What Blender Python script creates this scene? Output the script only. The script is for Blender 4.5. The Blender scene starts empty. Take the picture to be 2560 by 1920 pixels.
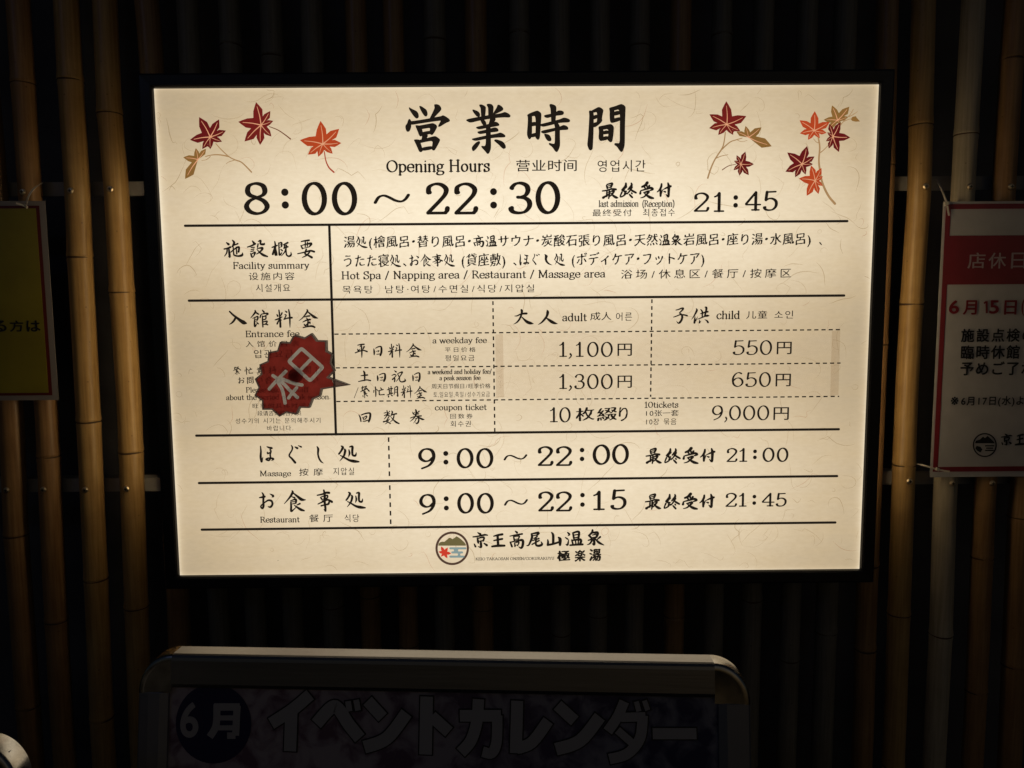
import bpy, bmesh, math, random
from mathutils import Vector, Matrix
from mathutils.geometry import tessellate_polygon, delaunay_2d_cdt
import numpy as np
random.seed(7)
S = bpy.context.scene
COL = S.collection

# ------------------------------------------------------------------ camera
RM = [(0.999952, -0.00629966, -0.00750394), (-0.00809214, -0.09922748, -0.99503187), (0.00552377, 0.99504483, -0.0992737)]
R_, D_, F_ = [Vector(r) for r in RM]
CAM = Vector((-0.01960712, -1.26756833, 1.49605533))
FPX = 1850.0
cd = bpy.data.cameras.new('camera'); cam = bpy.data.objects.new('camera', cd); COL.objects.link(cam)
cd.sensor_width = 36; cd.lens = FPX / 2560 * 36; cd.clip_start = 0.05; cd.clip_end = 100
U_, B_ = -D_, -F_
cam.matrix_world = Matrix(((R_.x, U_.x, B_.x, CAM.x), (R_.y, U_.y, B_.y, CAM.y), (R_.z, U_.z, B_.z, CAM.z), (0, 0, 0, 1)))
S.camera = cam

# ------------------------------------------------------------------ world: a dark night sky
w = bpy.data.worlds.new('World'); S.world = w; w.use_nodes = True
wn = w.node_tree; wn.nodes.clear()
sky = wn.nodes.new('ShaderNodeTexSky'); sky.sky_type = 'NISHITA'; sky.sun_disc = False
sky.sun_elevation = math.radians(25); sky.sun_rotation = math.radians(160)
bg = wn.nodes.new('ShaderNodeBackground'); bg.inputs[1].default_value = 0.0029
wo = wn.nodes.new('ShaderNodeOutputWorld')
wn.links.new(sky.outputs[0], bg.inputs[0]); wn.links.new(bg.outputs[0], wo.inputs[0])
S.view_settings.view_transform = 'Standard'; S.view_settings.look = 'None'
S.view_settings.exposure = 0; S.view_settings.gamma = 1

# cool lamp added behind and above the viewer for bluish reflections
ld = bpy.data.lights.new('added_cool_lamp', 'AREA'); ld.energy = 0.9; ld.size = 0.5; ld.size_y = 0.12; ld.shape = 'RECTANGLE'
ld.color = (0.42, 0.52, 1.0)
lo = bpy.data.objects.new('added_cool_lamp', ld); COL.objects.link(lo); lo.location = (-2.3, -3.4, 3.4)
lo.rotation_euler = (Vector((0, 0, 1.2)) - lo.location).to_track_quat('-Z', 'Y').to_euler()

# ------------------------------------------------------------------ helpers
def ray(px, py):
    return R_ * ((px - 1280) / FPX) + D_ * ((py - 960) / FPX) + F_
def hit(px, py, p0, n):
    d = ray(px, py); return CAM + d * ((p0 - CAM).dot(n) / d.dot(n))
def at_y(px, py, Y=0.0): return hit(px, py, Vector((0, Y, 0)), Vector((0, 1, 0)))
def at_z(px, py, Z): return hit(px, py, Vector((0, 0, Z)), Vector((0, 0, 1)))

def setp(o, label=None, cat=None, group=None, kind=None):
    if label: o['label'] = label
    if cat: o['category'] = cat
    if group: o['group'] = group
    if kind: o['kind'] = kind
    return o
def thing(name, label, cat, M=None, group=None):
    o = bpy.data.objects.new(name, None); COL.objects.link(o)
    o.matrix_world = M if M is not None else Matrix()
    o.empty_display_size = 0.05
    return setp(o, label, cat, group)
WM = {}
def worldm(o):
    return WM.get(o.name, o.matrix_basis.copy())
def mk(name, verts, faces, m, parent=None, label=None, smooth=False):
    """mesh object from world-space vertices, parented under a thing or part"""
    me = bpy.data.meshes.new(name)
    W = Matrix()
    if parent is not None:
        W = worldm(parent)
    Wi = W.inverted()
    me.from_pydata([Wi @ Vector(v) for v in verts], [], faces); me.update()
    if smooth:
        for p in me.polygons: p.use_smooth = True
    me.materials.append(m)
    o = bpy.data.objects.new(name, me); COL.objects.link(o)
    if parent is not None:
        o.parent = parent; WM[o.name] = W
    if label: o['label'] = label
    return o
def box(a, b):
    (x0, y0, z0), (x1, y1, z1) = a, b
    v = [(x0,y0,z0),(x1,y0,z0),(x1,y1,z0),(x0,y1,z0),(x0,y0,z1),(x1,y0,z1),(x1,y1,z1),(x0,y1,z1)]
    f = [(0,3,2,1),(4,5,6,7),(0,1,5,4),(1,2,6,5),(2,3,7,6),(3,0,4,7)]
    return v, f
def merge(*parts):
    V, Fc = [], []
    for v, f in parts:
        n = len(V); V += list(v); Fc += [tuple(i + n for i in t) for t in f]
    return V, Fc
def catmull(pts, n=6, closed=False):
    P = [Vector(p) for p in pts]; N = len(P); out = []
    rng = range(N) if closed else range(N - 1)
    for i in rng:
        if closed: a, b, c, d = P[(i-1) % N], P[i], P[(i+1) % N], P[(i+2) % N]
        else: a, b, c, d = P[max(i-1, 0)], P[i], P[i+1], P[min(i+2, N-1)]
        for k in range(n):
            t = k / n
            out.append(0.5 * ((2*b) + (c-a)*t + (2*a-5*b+4*c-d)*t*t + (3*b-a-3*c+d)*t**3))
    if not closed: out.append(P[-1].copy())
    return out
def tube(path, rad, n=8, cap=True):
    P = [Vector(p) for p in path]; V, Fc = [], []
    up = None
    for i, p in enumerate(P):
        t = (P[min(i+1, len(P)-1)] - P[max(i-1, 0)]).normalized()
        if up is None:
            up = Vector((0, 0, 1)) if abs(t.z) < 0.9 else Vector((0, 1, 0))
        x = t.cross(up).normalized(); y = x.cross(t).normalized(); up = y
        r = rad[i] if isinstance(rad, (list, tuple)) else rad
        for k in range(n):
            a = 2 * math.pi * k / n; V.append(p + x * (math.cos(a) * r) + y * (math.sin(a) * r))
    for i in range(len(P) - 1):
        for k in range(n):
            a, b = i*n + k, i*n + (k+1) % n; Fc.append((a, b, b+n, a+n))
    if cap:
        Fc.append(tuple(reversed(range(n)))); Fc.append(tuple(range((len(P)-1)*n, len(P)*n)))
    return V, Fc

# ------------------------------------------------------------------ materials
def lin(c):
    return tuple(((x/255)/12.92 if x/255 <= 0.04045 else ((x/255+0.055)/1.055)**2.4) for x in c)
def newmat(name):
    m = bpy.data.materials.new(name); m.use_nodes = True; t = m.node_tree; t.nodes.clear()
    o = t.nodes.new('ShaderNodeOutputMaterial'); return m, t, o
def N(t, typ, **kw):
    n = t.nodes.new(typ)
    for k, v in kw.items():
        if k == 'op': n.operation = v
        elif k == 'blend': n.blend_type = v
        else: setattr(n, k, v)
    return n
def principled(name, col, rough=0.5, metal=0.0, noise=0.0, nscale=40, bump=0.0, bscale=200, coat=0.0, spec=0.5, stretch=(1,1,1)):
    m, t, o = newmat(name); L = t.links.new
    p = N(t, 'ShaderNodeBsdfPrincipled'); L(p.outputs[0], o.inputs[0])
    p.inputs['Base Color'].default_value = (*col, 1); p.inputs['Roughness'].default_value = rough
    p.inputs['Metallic'].default_value = metal; p.inputs['Coat Weight'].default_value = coat
    p.inputs['Specular IOR Level'].default_value = spec
    tc = N(t, 'ShaderNodeTexCoord'); mp = N(t, 'ShaderNodeMapping'); mp.inputs['Scale'].default_value = stretch
    L(tc.outputs['Object'], mp.inputs[0])
    if noise:
        nz = N(t, 'ShaderNodeTexNoise'); nz.inputs['Scale'].default_value = nscale; nz.inputs['Detail'].default_value = 6
        L(mp.outputs[0], nz.inputs['Vector'])
        mr = N(t, 'ShaderNodeMapRange'); mr.inputs[1].default_value = 0.3; mr.inputs[2].default_value = 0.7
        mr.inputs[3].default_value = 1 - noise; mr.inputs[4].default_value = 1 + noise
        L(nz.outputs[0], mr.inputs[0])
        vm = N(t, 'ShaderNodeVectorMath', op='SCALE'); vm.inputs[0].default_value = col
        L(mr.outputs[0], vm.inputs['Scale']); L(vm.outputs[0], p.inputs['Base Color'])
        m2 = N(t, 'ShaderNodeMath', op='MULTIPLY_ADD'); m2.inputs[1].default_value = noise * 0.3; m2.inputs[2].default_value = rough - noise * .1
        L(nz.outputs[0], m2.inputs[0]); L(m2.outputs[0], p.inputs['Roughness'])
    if bump:
        nb = N(t, 'ShaderNodeTexNoise'); nb.inputs['Scale'].default_value = bscale; nb.inputs['Detail'].default_value = 4
        L(mp.outputs[0], nb.inputs['Vector'])
        b = N(t, 'ShaderNodeBump'); b.inputs['Strength'].default_value = bump; b.inputs['Distance'].default_value = 0.002
        L(nb.outputs[0], b.inputs['Height']); L(b.outputs[0], p.inputs['Normal'])
    return m

# sign geometry in metres
SW, SH, SZ = 1.2, 1.2 / 1.44872, 1.45
def mat_panel():
    """backlit washi-print acrylic: gives off light, brightest at the edge where the LED tubes sit"""
    m, t, o = newmat('backlit_paper_panel'); L = t.links.new
    tc = N(t, 'ShaderNodeTexCoord'); sp = N(t, 'ShaderNodeSeparateXYZ'); L(tc.outputs['Object'], sp.inputs[0])
    def M(op, a, b=None, c=None):
        n = N(t, 'ShaderNodeMath', op=op)
        for i, v in enumerate((a, b, c)):
            if v is None: continue
            if isinstance(v, (int, float)): n.inputs[i].default_value = v
            else: L(v, n.inputs[i])
        return n.outputs[0]
    x = M('DIVIDE', sp.outputs[0], SW/2); z = M('DIVIDE', sp.outputs[2], SH/2)
    ax, az = M('ABSOLUTE', x), M('ABSOLUTE', z)
    # two tubes behind the face: brightest bands at a quarter and at four fifths of the height, weaker at the ends
    fx = M('SUBTRACT', 1.0, M('MULTIPLY', 0.35, M('POWER', ax, 2.6)))
    def band(c, w, k): return M('MULTIPLY', k, M('EXPONENT', M('MULTIPLY', -1.0, M('POWER', M('ABSOLUTE', M('DIVIDE', M('SUBTRACT', z, c), w)), 2.0))))
    fz = M('ADD', 0.655, M('ADD', band(0.47, 0.36, 0.33), band(-0.62, 0.36, 0.22)))
    fld = M('MULTIPLY', fx, fz)
    # edge glow
    dx = M('MULTIPLY', M('SUBTRACT', 1.0, ax), SW/2); dz = M('MULTIPLY', M('SUBTRACT', 1.0, az), SH/2)
    g = M('ADD', M('MULTIPLY', 0.30, M('EXPONENT', M('MULTIPLY', dx, -170.0))), M('MULTIPLY', 0.16, M('EXPONENT', M('MULTIPLY', dz, -300.0))))
    fld = M('ADD', fld, g)
    # cloudy pulp
    n1 = N(t, 'ShaderNodeTexNoise'); n1.inputs['Scale'].default_value = 9; n1.inputs['Detail'].default_value = 5; L(tc.outputs['Object'], n1.inputs['Vector'])
    mp = N(t, 'ShaderNodeMapping'); mp.inputs['Scale'].default_value = (1, 1, 2.6); L(tc.outputs['Object'], mp.inputs[0])
    n2 = N(t, 'ShaderNodeTexNoise'); n2.inputs['Scale'].default_value = 70; n2.inputs['Detail'].default_value = 8; n2.inputs['Roughness'].default_value = 0.65; L(mp.outputs[0], n2.inputs['Vector'])
    pulp = M('ADD', M('MULTIPLY', n1.outputs[0], 0.14), M('MULTIPLY', n2.outputs[0], 0.22))
    fld = M('MULTIPLY', fld, M('ADD', pulp, 0.83))
    # sparse specks
    vo = N(t, 'ShaderNodeTexVoronoi'); vo.inputs['Scale'].default_value = 26; L(tc.outputs['Object'], vo.inputs['Vector'])
    sep = N(t, 'ShaderNodeSeparateColor'); L(vo.outputs['Color'], sep.inputs[0])
    rare = M('GREATER_THAN', sep.outputs[0], 0.86)
    dot = M('LESS_THAN', vo.outputs['Distance'], 0.022)
    fld = M('MULTIPLY', fld, M('SUBTRACT', 1.0, M('MULTIPLY', 0.55, M('MULTIPLY', rare, dot))))
    n3 = N(t, 'ShaderNodeTexNoise'); n3.inputs['Scale'].default_value = 14; n3.inputs['Detail'].default_value = 3; L(mp.outputs[0], n3.inputs['Vector'])
    cr = N(t, 'ShaderNodeMix', data_type='RGBA'); cr.inputs[6].default_value = (1.0, 0.765, 0.455, 1); cr.inputs[7].default_value = (0.965, 0.765, 0.505, 1)
    L(n3.outputs[0], cr.inputs[0])
    br = N(t, 'ShaderNodeMix', data_type='RGBA'); br.inputs[7].default_value = (1.0, 0.865, 0.645, 1); L(cr.outputs[2], br.inputs[6])
    hot = N(t, 'ShaderNodeMapRange'); hot.inputs[1].default_value = .6; hot.inputs[2].default_value = 1.0; L(fld, hot.inputs[0]); L(hot.outputs[0], br.inputs[0])
    em = N(t, 'ShaderNodeEmission'); L(br.outputs[2], em.inputs[0]); L(fld, em.inputs[1])
    gl = N(t, 'ShaderNodeBsdfGlossy'); gl.inputs['Roughness'].default_value = 0.25; gl.inputs[0].default_value = (0.03,)*3 + (1,)
    ad = N(t, 'ShaderNodeAddShader'); L(em.outputs[0], ad.inputs[0]); L(gl.outputs[0], ad.inputs[1]); L(ad.outputs[0], o.inputs[0])
    return m
def mat_emit(name, col, strength=1.0, noise=0.0):
    m, t, o = newmat(name); L = t.links.new
    em = N(t, 'ShaderNodeEmission'); em.inputs[0].default_value = (*col, 1); em.inputs[1].default_value = strength
    if noise:
        tc = N(t, 'ShaderNodeTexCoord'); nz = N(t, 'ShaderNodeTexNoise'); nz.inputs['Scale'].default_value = 60; L(tc.outputs['Object'], nz.inputs['Vector'])
        mm = N(t, 'ShaderNodeMath', op='MULTIPLY_ADD'); mm.inputs[1].default_value = 2*noise*strength; mm.inputs[2].default_value = strength*(1-noise)
        L(nz.outputs[0], mm.inputs[0]); L(mm.outputs[0], em.inputs[1])
    L(em.outputs[0], o.inputs[0]); return m
def mat_ink(name, col=(0.008, 0.0065, 0.006), glare=0.014):
    m, t, o = newmat(name); L = t.links.new
    p = N(t, 'ShaderNodeBsdfPrincipled'); p.inputs['Base Color'].default_value = (*col, 1); p.inputs['Roughness'].default_value = 0.55
    p.inputs['Specular IOR Level'].default_value = 0.3
    p.inputs['Emission Color'].default_value = (1.0, 0.72, 0.5, 1); p.inputs['Emission Strength'].default_value = glare  # faint warm emission puts lens glare into the black ink
    L(p.outputs[0], o.inputs[0]); return m
def mat_film(name, tcol):
    m, t, o = newmat(name); L = t.links.new
    a = N(t, 'ShaderNodeBsdfTransparent'); a.inputs[0].default_value = (*tcol, 1)
    g = N(t, 'ShaderNodeBsdfGlossy'); g.inputs[0].default_value = (0.04, 0.04, 0.04, 1); g.inputs['Roughness'].default_value = 0.3
    ad = N(t, 'ShaderNodeAddShader'); L(a.outputs[0], ad.inputs[0]); L(g.outputs[0], ad.inputs[1]); L(ad.outputs[0], o.inputs[0]); return m
def mat_translucent(name, col, clear=0.1, clearcol=None, noise=0.15):
    m, t, o = newmat(name); L = t.links.new
    tr = N(t, 'ShaderNodeBsdfTranslucent'); tr.inputs[0].default_value = (*col, 1)
    tc = N(t, 'ShaderNodeTexCoord'); nz = N(t, 'ShaderNodeTexNoise'); nz.inputs['Scale'].default_value = 45; nz.inputs['Detail'].default_value = 5
    L(tc.outputs['Object'], nz.inputs['Vector'])
    mr = N(t, 'ShaderNodeMapRange'); mr.inputs[1].default_value = .3; mr.inputs[2].default_value = .7; mr.inputs[3].default_value = 1 - noise; mr.inputs[4].default_value = 1 + noise
    L(nz.outputs[0], mr.inputs[0]); vm = N(t, 'ShaderNodeVectorMath', op='SCALE'); vm.inputs[0].default_value = col
    L(mr.outputs[0], vm.inputs['Scale']); L(vm.outputs[0], tr.inputs[0])
    df = N(t, 'ShaderNodeBsdfDiffuse'); df.inputs[0].default_value = (*[min(1, c*1.1) for c in col], 1)
    ad = N(t, 'ShaderNodeAddShader'); L(tr.outputs[0], ad.inputs[0]); L(df.outputs[0], ad.inputs[1])
    ts = N(t, 'ShaderNodeBsdfTransparent'); ts.inputs[0].default_value = (*(clearcol or col), 1)
    mx = N(t, 'ShaderNodeMixShader'); mx.inputs[0].default_value = clear
    L(ad.outputs[0], mx.inputs[1]); L(ts.outputs[0], mx.inputs[2]); L(mx.outputs[0], o.inputs[0]); return m
def mat_bamboo(name, c1, c2, rough=0.38):
    m, t, o = newmat(name); L = t.links.new
    p = N(t, 'ShaderNodeBsdfPrincipled'); L(p.outputs[0], o.inputs[0])
    tc = N(t, 'ShaderNodeTexCoord'); mp = N(t, 'ShaderNodeMapping'); mp.inputs['Scale'].default_value = (1, 1, 0.035); L(tc.outputs['Object'], mp.inputs[0])
    oi = N(t, 'ShaderNodeObjectInfo'); L(oi.outputs['Random'], mp.inputs['Location'])
    st = N(t, 'ShaderNodeTexNoise'); st.inputs['Scale'].default_value = 260; st.inputs['Detail'].default_value = 5; L(mp.outputs[0], st.inputs['Vector'])
    bl = N(t, 'ShaderNodeTexNoise'); bl.inputs['Scale'].default_value = 7; bl.inputs['Detail'].default_value = 7; bl.inputs['Roughness'].default_value = .65; L(tc.outputs['Object'], bl.inputs['Vector'])
    a1 = N(t, 'ShaderNodeMath', op='ADD'); L(st.outputs[0], a1.inputs[0]); L(bl.outputs[0], a1.inputs[1])
    mr = N(t, 'ShaderNodeMapRange'); mr.inputs[1].default_value = .7; mr.inputs[2].default_value = 1.3; L(a1.outputs[0], mr.inputs[0])
    mx = N(t, 'ShaderNodeMix', data_type='RGBA'); mx.inputs[6].default_value = (*c1, 1); mx.inputs[7].default_value = (*c2, 1); L(mr.outputs[0], mx.inputs[0])
    # small dark blemishes
    vo = N(t, 'ShaderNodeTexVoronoi'); vo.inputs['Scale'].default_value = 38; L(tc.outputs['Object'], vo.inputs['Vector'])
    lt = N(t, 'ShaderNodeMath', op='LESS_THAN'); lt.inputs[1].default_value = 0.06; L(vo.outputs['Distance'], lt.inputs[0])
    sc = N(t, 'ShaderNodeMath', op='MULTIPLY'); sc.inputs[1].default_value = 0.45; L(lt.outputs[0], sc.inputs[0])
    m2 = N(t, 'ShaderNodeMix', data_type='RGBA'); m2.inputs[7].default_value = (c1[0]*.3, c1[1]*.25, c1[2]*.2, 1); L(mx.outputs[2], m2.inputs[6]); L(sc.outputs[0], m2.inputs[0])
    L(m2.outputs[2], p.inputs['Base Color'])
    p.inputs['Roughness'].default_value = rough; p.inputs['Specular IOR Level'].default_value = 0.5
    b = N(t, 'ShaderNodeBump'); b.inputs['Strength'].default_value = 0.25; b.inputs['Distance'].default_value = 0.0008; L(st.outputs[0], b.inputs['Height']); L(b.outputs[0], p.inputs['Normal'])
    return m

M_panel = mat_panel()
M_ink = mat_ink('printed_black_ink')
M_frame = principled('black_frame_metal', (0.018, 0.017, 0.019), 0.32, 0.0, noise=0.25, nscale=30, bump=0.08)
M_frame_in = principled('black_frame_lip', (0.010, 0.008, 0.007), 0.5)
M_case = principled('sign_case_black', (0.01, 0.01, 0.01), 0.6)
M_side = mat_emit('added_side_glow', (1.0, 0.74, 0.42), 3.4)  # emission for the strips added to light the bamboo
M_wall = principled('dark_wall', (0.10, 0.095, 0.10), 0.8, noise=0.4, nscale=5, bump=0.4, bscale=60)
M_ground = principled('dark_paving', (0.05, 0.048, 0.046), 0.85, noise=0.3, nscale=12, bump=0.5, bscale=90)
M_rail = principled('grey_rail_metal', (0.36, 0.35, 0.33), 0.55, 0.1, noise=0.15, nscale=25)
M_screw = principled('screw_metal', (0.75, 0.62, 0.42), 0.32, 0.9)
M_screwdark = principled('screw_recess', (0.02, 0.015, 0.01), 0.8)
BAM = {'gold': mat_bamboo('golden_bamboo', (0.36, 0.20, 0.062), (0.62, 0.40, 0.15)),
       'brown': mat_bamboo('brown_bamboo', (0.24, 0.12, 0.046), (0.46, 0.27, 0.11)),
       'pale': mat_bamboo('pale_weathered_bamboo', (0.36, 0.30, 0.20), (0.60, 0.52, 0.37), 0.5),
       'grey': mat_bamboo('shaded_grey_bamboo', (0.15, 0.13, 0.095), (0.27, 0.24, 0.185), 0.55)}  # grey kind: darkened colour carries the dimness of poles behind the sign
M_node = principled('bamboo_node_scar', (0.085, 0.045, 0.018), 0.7)
M_nodepale = principled('bamboo_node_bloom', (0.34, 0.24, 0.12), 0.6)

# ------------------------------------------------------------------ glyph outlines (typeface supplied by Blender itself)
_need = set()
CH = {}
def load_glyphs(chars):
    obs = []
    for c in chars:
        cu = bpy.data.curves.new('glyph', 'FONT'); cu.body = c; cu.size = 1.0
        ob = bpy.data.objects.new('glyph', cu); COL.objects.link(ob); obs.append((c, ob, cu))
    bpy.context.view_layer.update()
    dg = bpy.context.evaluated_depsgraph_get()
    for c, ob, cu in obs:
        ev = ob.evaluated_get(dg); cv = ob.to_curve(dg, apply_modifiers=False)
        loops = []
        for sp in cv.splines:
            pts = []
            if sp.type == 'BEZIER':
                bp = sp.bezier_points; n = len(bp)
                for i in range(n):
                    a, b = bp[i], bp[(i+1) % n]
                    p0, h0, h1, p1 = [Vector(q[:2]) for q in (a.co, a.handle_right, b.handle_left, b.co)]
                    chord = (p1 - p0).length
                    bend = (h0 - p0).length + (h1 - h0).length + (p1 - h1).length
                    seg = 1 if bend < chord * 1.002 + 1e-6 else 6
                    for k in range(seg):
                        tt = k / seg; u = 1 - tt
                        pts.append(p0*u**3 + h0*(3*u*u*tt) + h1*(3*u*tt*tt) + p1*tt**3)
            else:
                pts = [Vector(q.co[:2]) for q in sp.points]
            cl = []
            for q in pts:
                if not cl or (q - cl[-1]).length > 1e-5: cl.append(q)
            if len(cl) > 2 and (cl[0] - cl[-1]).length < 1e-5: cl.pop()
            if len(cl) > 2: loops.append(cl)
        CH[c] = loops
        ob.to_curve_clear()
        bpy.data.objects.remove(ob); bpy.data.curves.remove(cu)
def resample(loop, step):
    out = []
    n = len(loop)
    for i in range(n):
        a, b = loop[i], loop[(i+1) % n]; L = (b - a).length; k = max(1, int(round(L / step)))
        for j in range(k): out.append(a.lerp(b, j / k))
    return out
def area(l):
    return 0.5 * sum(l[i].x*l[(i+1) % len(l)].y - l[(i+1) % len(l)].x*l[i].y for i in range(len(l)))
#      dx      dy     smooth rise noise step
STY = {'brush': (0.021, 0.003, 2, 0.12, 0.010, 0.026),
       'brushbold': (0.026, 0.006, 2, 0.11, 0.010, 0.026),
       'brushfat': (0.042, 0.030, 3, 0.06, 0.012, 0.026),
       'fine': (0.006, 0.002, 1, 0.03, 0.003, 0.04),
       'hangul': (0.004, -0.001, 1, 0.0, 0.002, 0.04),
       'clean': (0.010, 0.003, 0, 0.0, 0.0, 0.06),
       'gothic': (0.010, 0.008, 0, 0.0, 0.0, 0.06),
       'bold': (0.024, 0.021, 0, 0.0, 0.0, 0.05),
       'heavy': (0.046, 0.046, 0, 0.0, 0.0, 0.04),
       'heavyoutline': (0.066, 0.066, 0, 0.0, 0.0, 0.04)}
GC = {}
def glyph(c, style):
    key = (c, style)
    if key in GC: return GC[key]
    dx, dy, sm, rise, nz, step = STY[style]
    loops = []
    for l in CH[c]:
        a = area(l)
        if abs(a) < 1e-6: continue
        q = resample(l, step)
        for _ in range(sm):
            n = len(q); q = [q[i-1]*0.25 + q[i]*0.5 + q[(i+1) % n]*0.25 for i in range(n)]
        loops.append(q)
    if not loops: GC[key] = ([], [], (0, 0, 1, 1)); return GC[key]
    big = max(loops, key=lambda l: abs(area(l))); sgn = 1 if area(big) > 0 else -1
    ph = (ord(c) * 0.37) % 6.28
    new = []
    for q in loops:
        n = len(q); r = []
        for i in range(n):
            tg = (q[(i+1) % n] - q[i-1])
            if tg.length < 1e-9: r.append(q[i]); continue
            tg.normalize(); nm = Vector((tg.y, -tg.x)) * sgn
            p = q[i]
            w_ = nz * (math.sin(p.x*17 + p.y*9 + ph) + 0.6*math.sin(p.y*31 - p.x*13 + ph*2))
            r.append(Vector((p.x + nm.x*(dx + w_), p.y + nm.y*(dy + w_*0.7) + rise*(p.x - 0.5))))
        new.append(r)
    pts = [v for l in new for v in l]; fc = []; k = 0
    ed = []
    for l in new:
        n = len(l); ed += [(k+i, k+(i+1) % n) for i in range(n)]; k += n
    rv, _e, rf, _a, _b, _c = delaunay_2d_cdt(pts, ed, [], 0, 1e-6)
    Q = np.array([(p.x, p.y) for p in rv]); T = np.array([f for f in rf if len(f) == 3]); C = Q[T].mean(1)
    P0 = np.array([(p.x, p.y) for p in pts]); E0 = np.array(ed); A, B = P0[E0[:, 0]], P0[E0[:, 1]]
    cy, cx = C[:, 1:2], C[:, 0:1]
    up = (A[:, 1] <= cy) & (B[:, 1] > cy); dn = (A[:, 1] > cy) & (B[:, 1] <= cy)
    side = (B[:, 0]-A[:, 0])*(cy-A[:, 1]) - (cx-A[:, 0])*(B[:, 1]-A[:, 1])
    wn_ = (up & (side > 0)).sum(1) - (dn & (side < 0)).sum(1)
    T = T[wn_*sgn > 0]
    V = [Vector((p.x, p.y)) for p in rv]; tris = [tuple(int(i) for i in t_) for t_ in T]
    bb = (min(v.x for v in V), min(v.y for v in V), max(v.x for v in V), max(v.y for v in V))
    GC[key] = (V, tris, bb)
    return GC[key]

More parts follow.
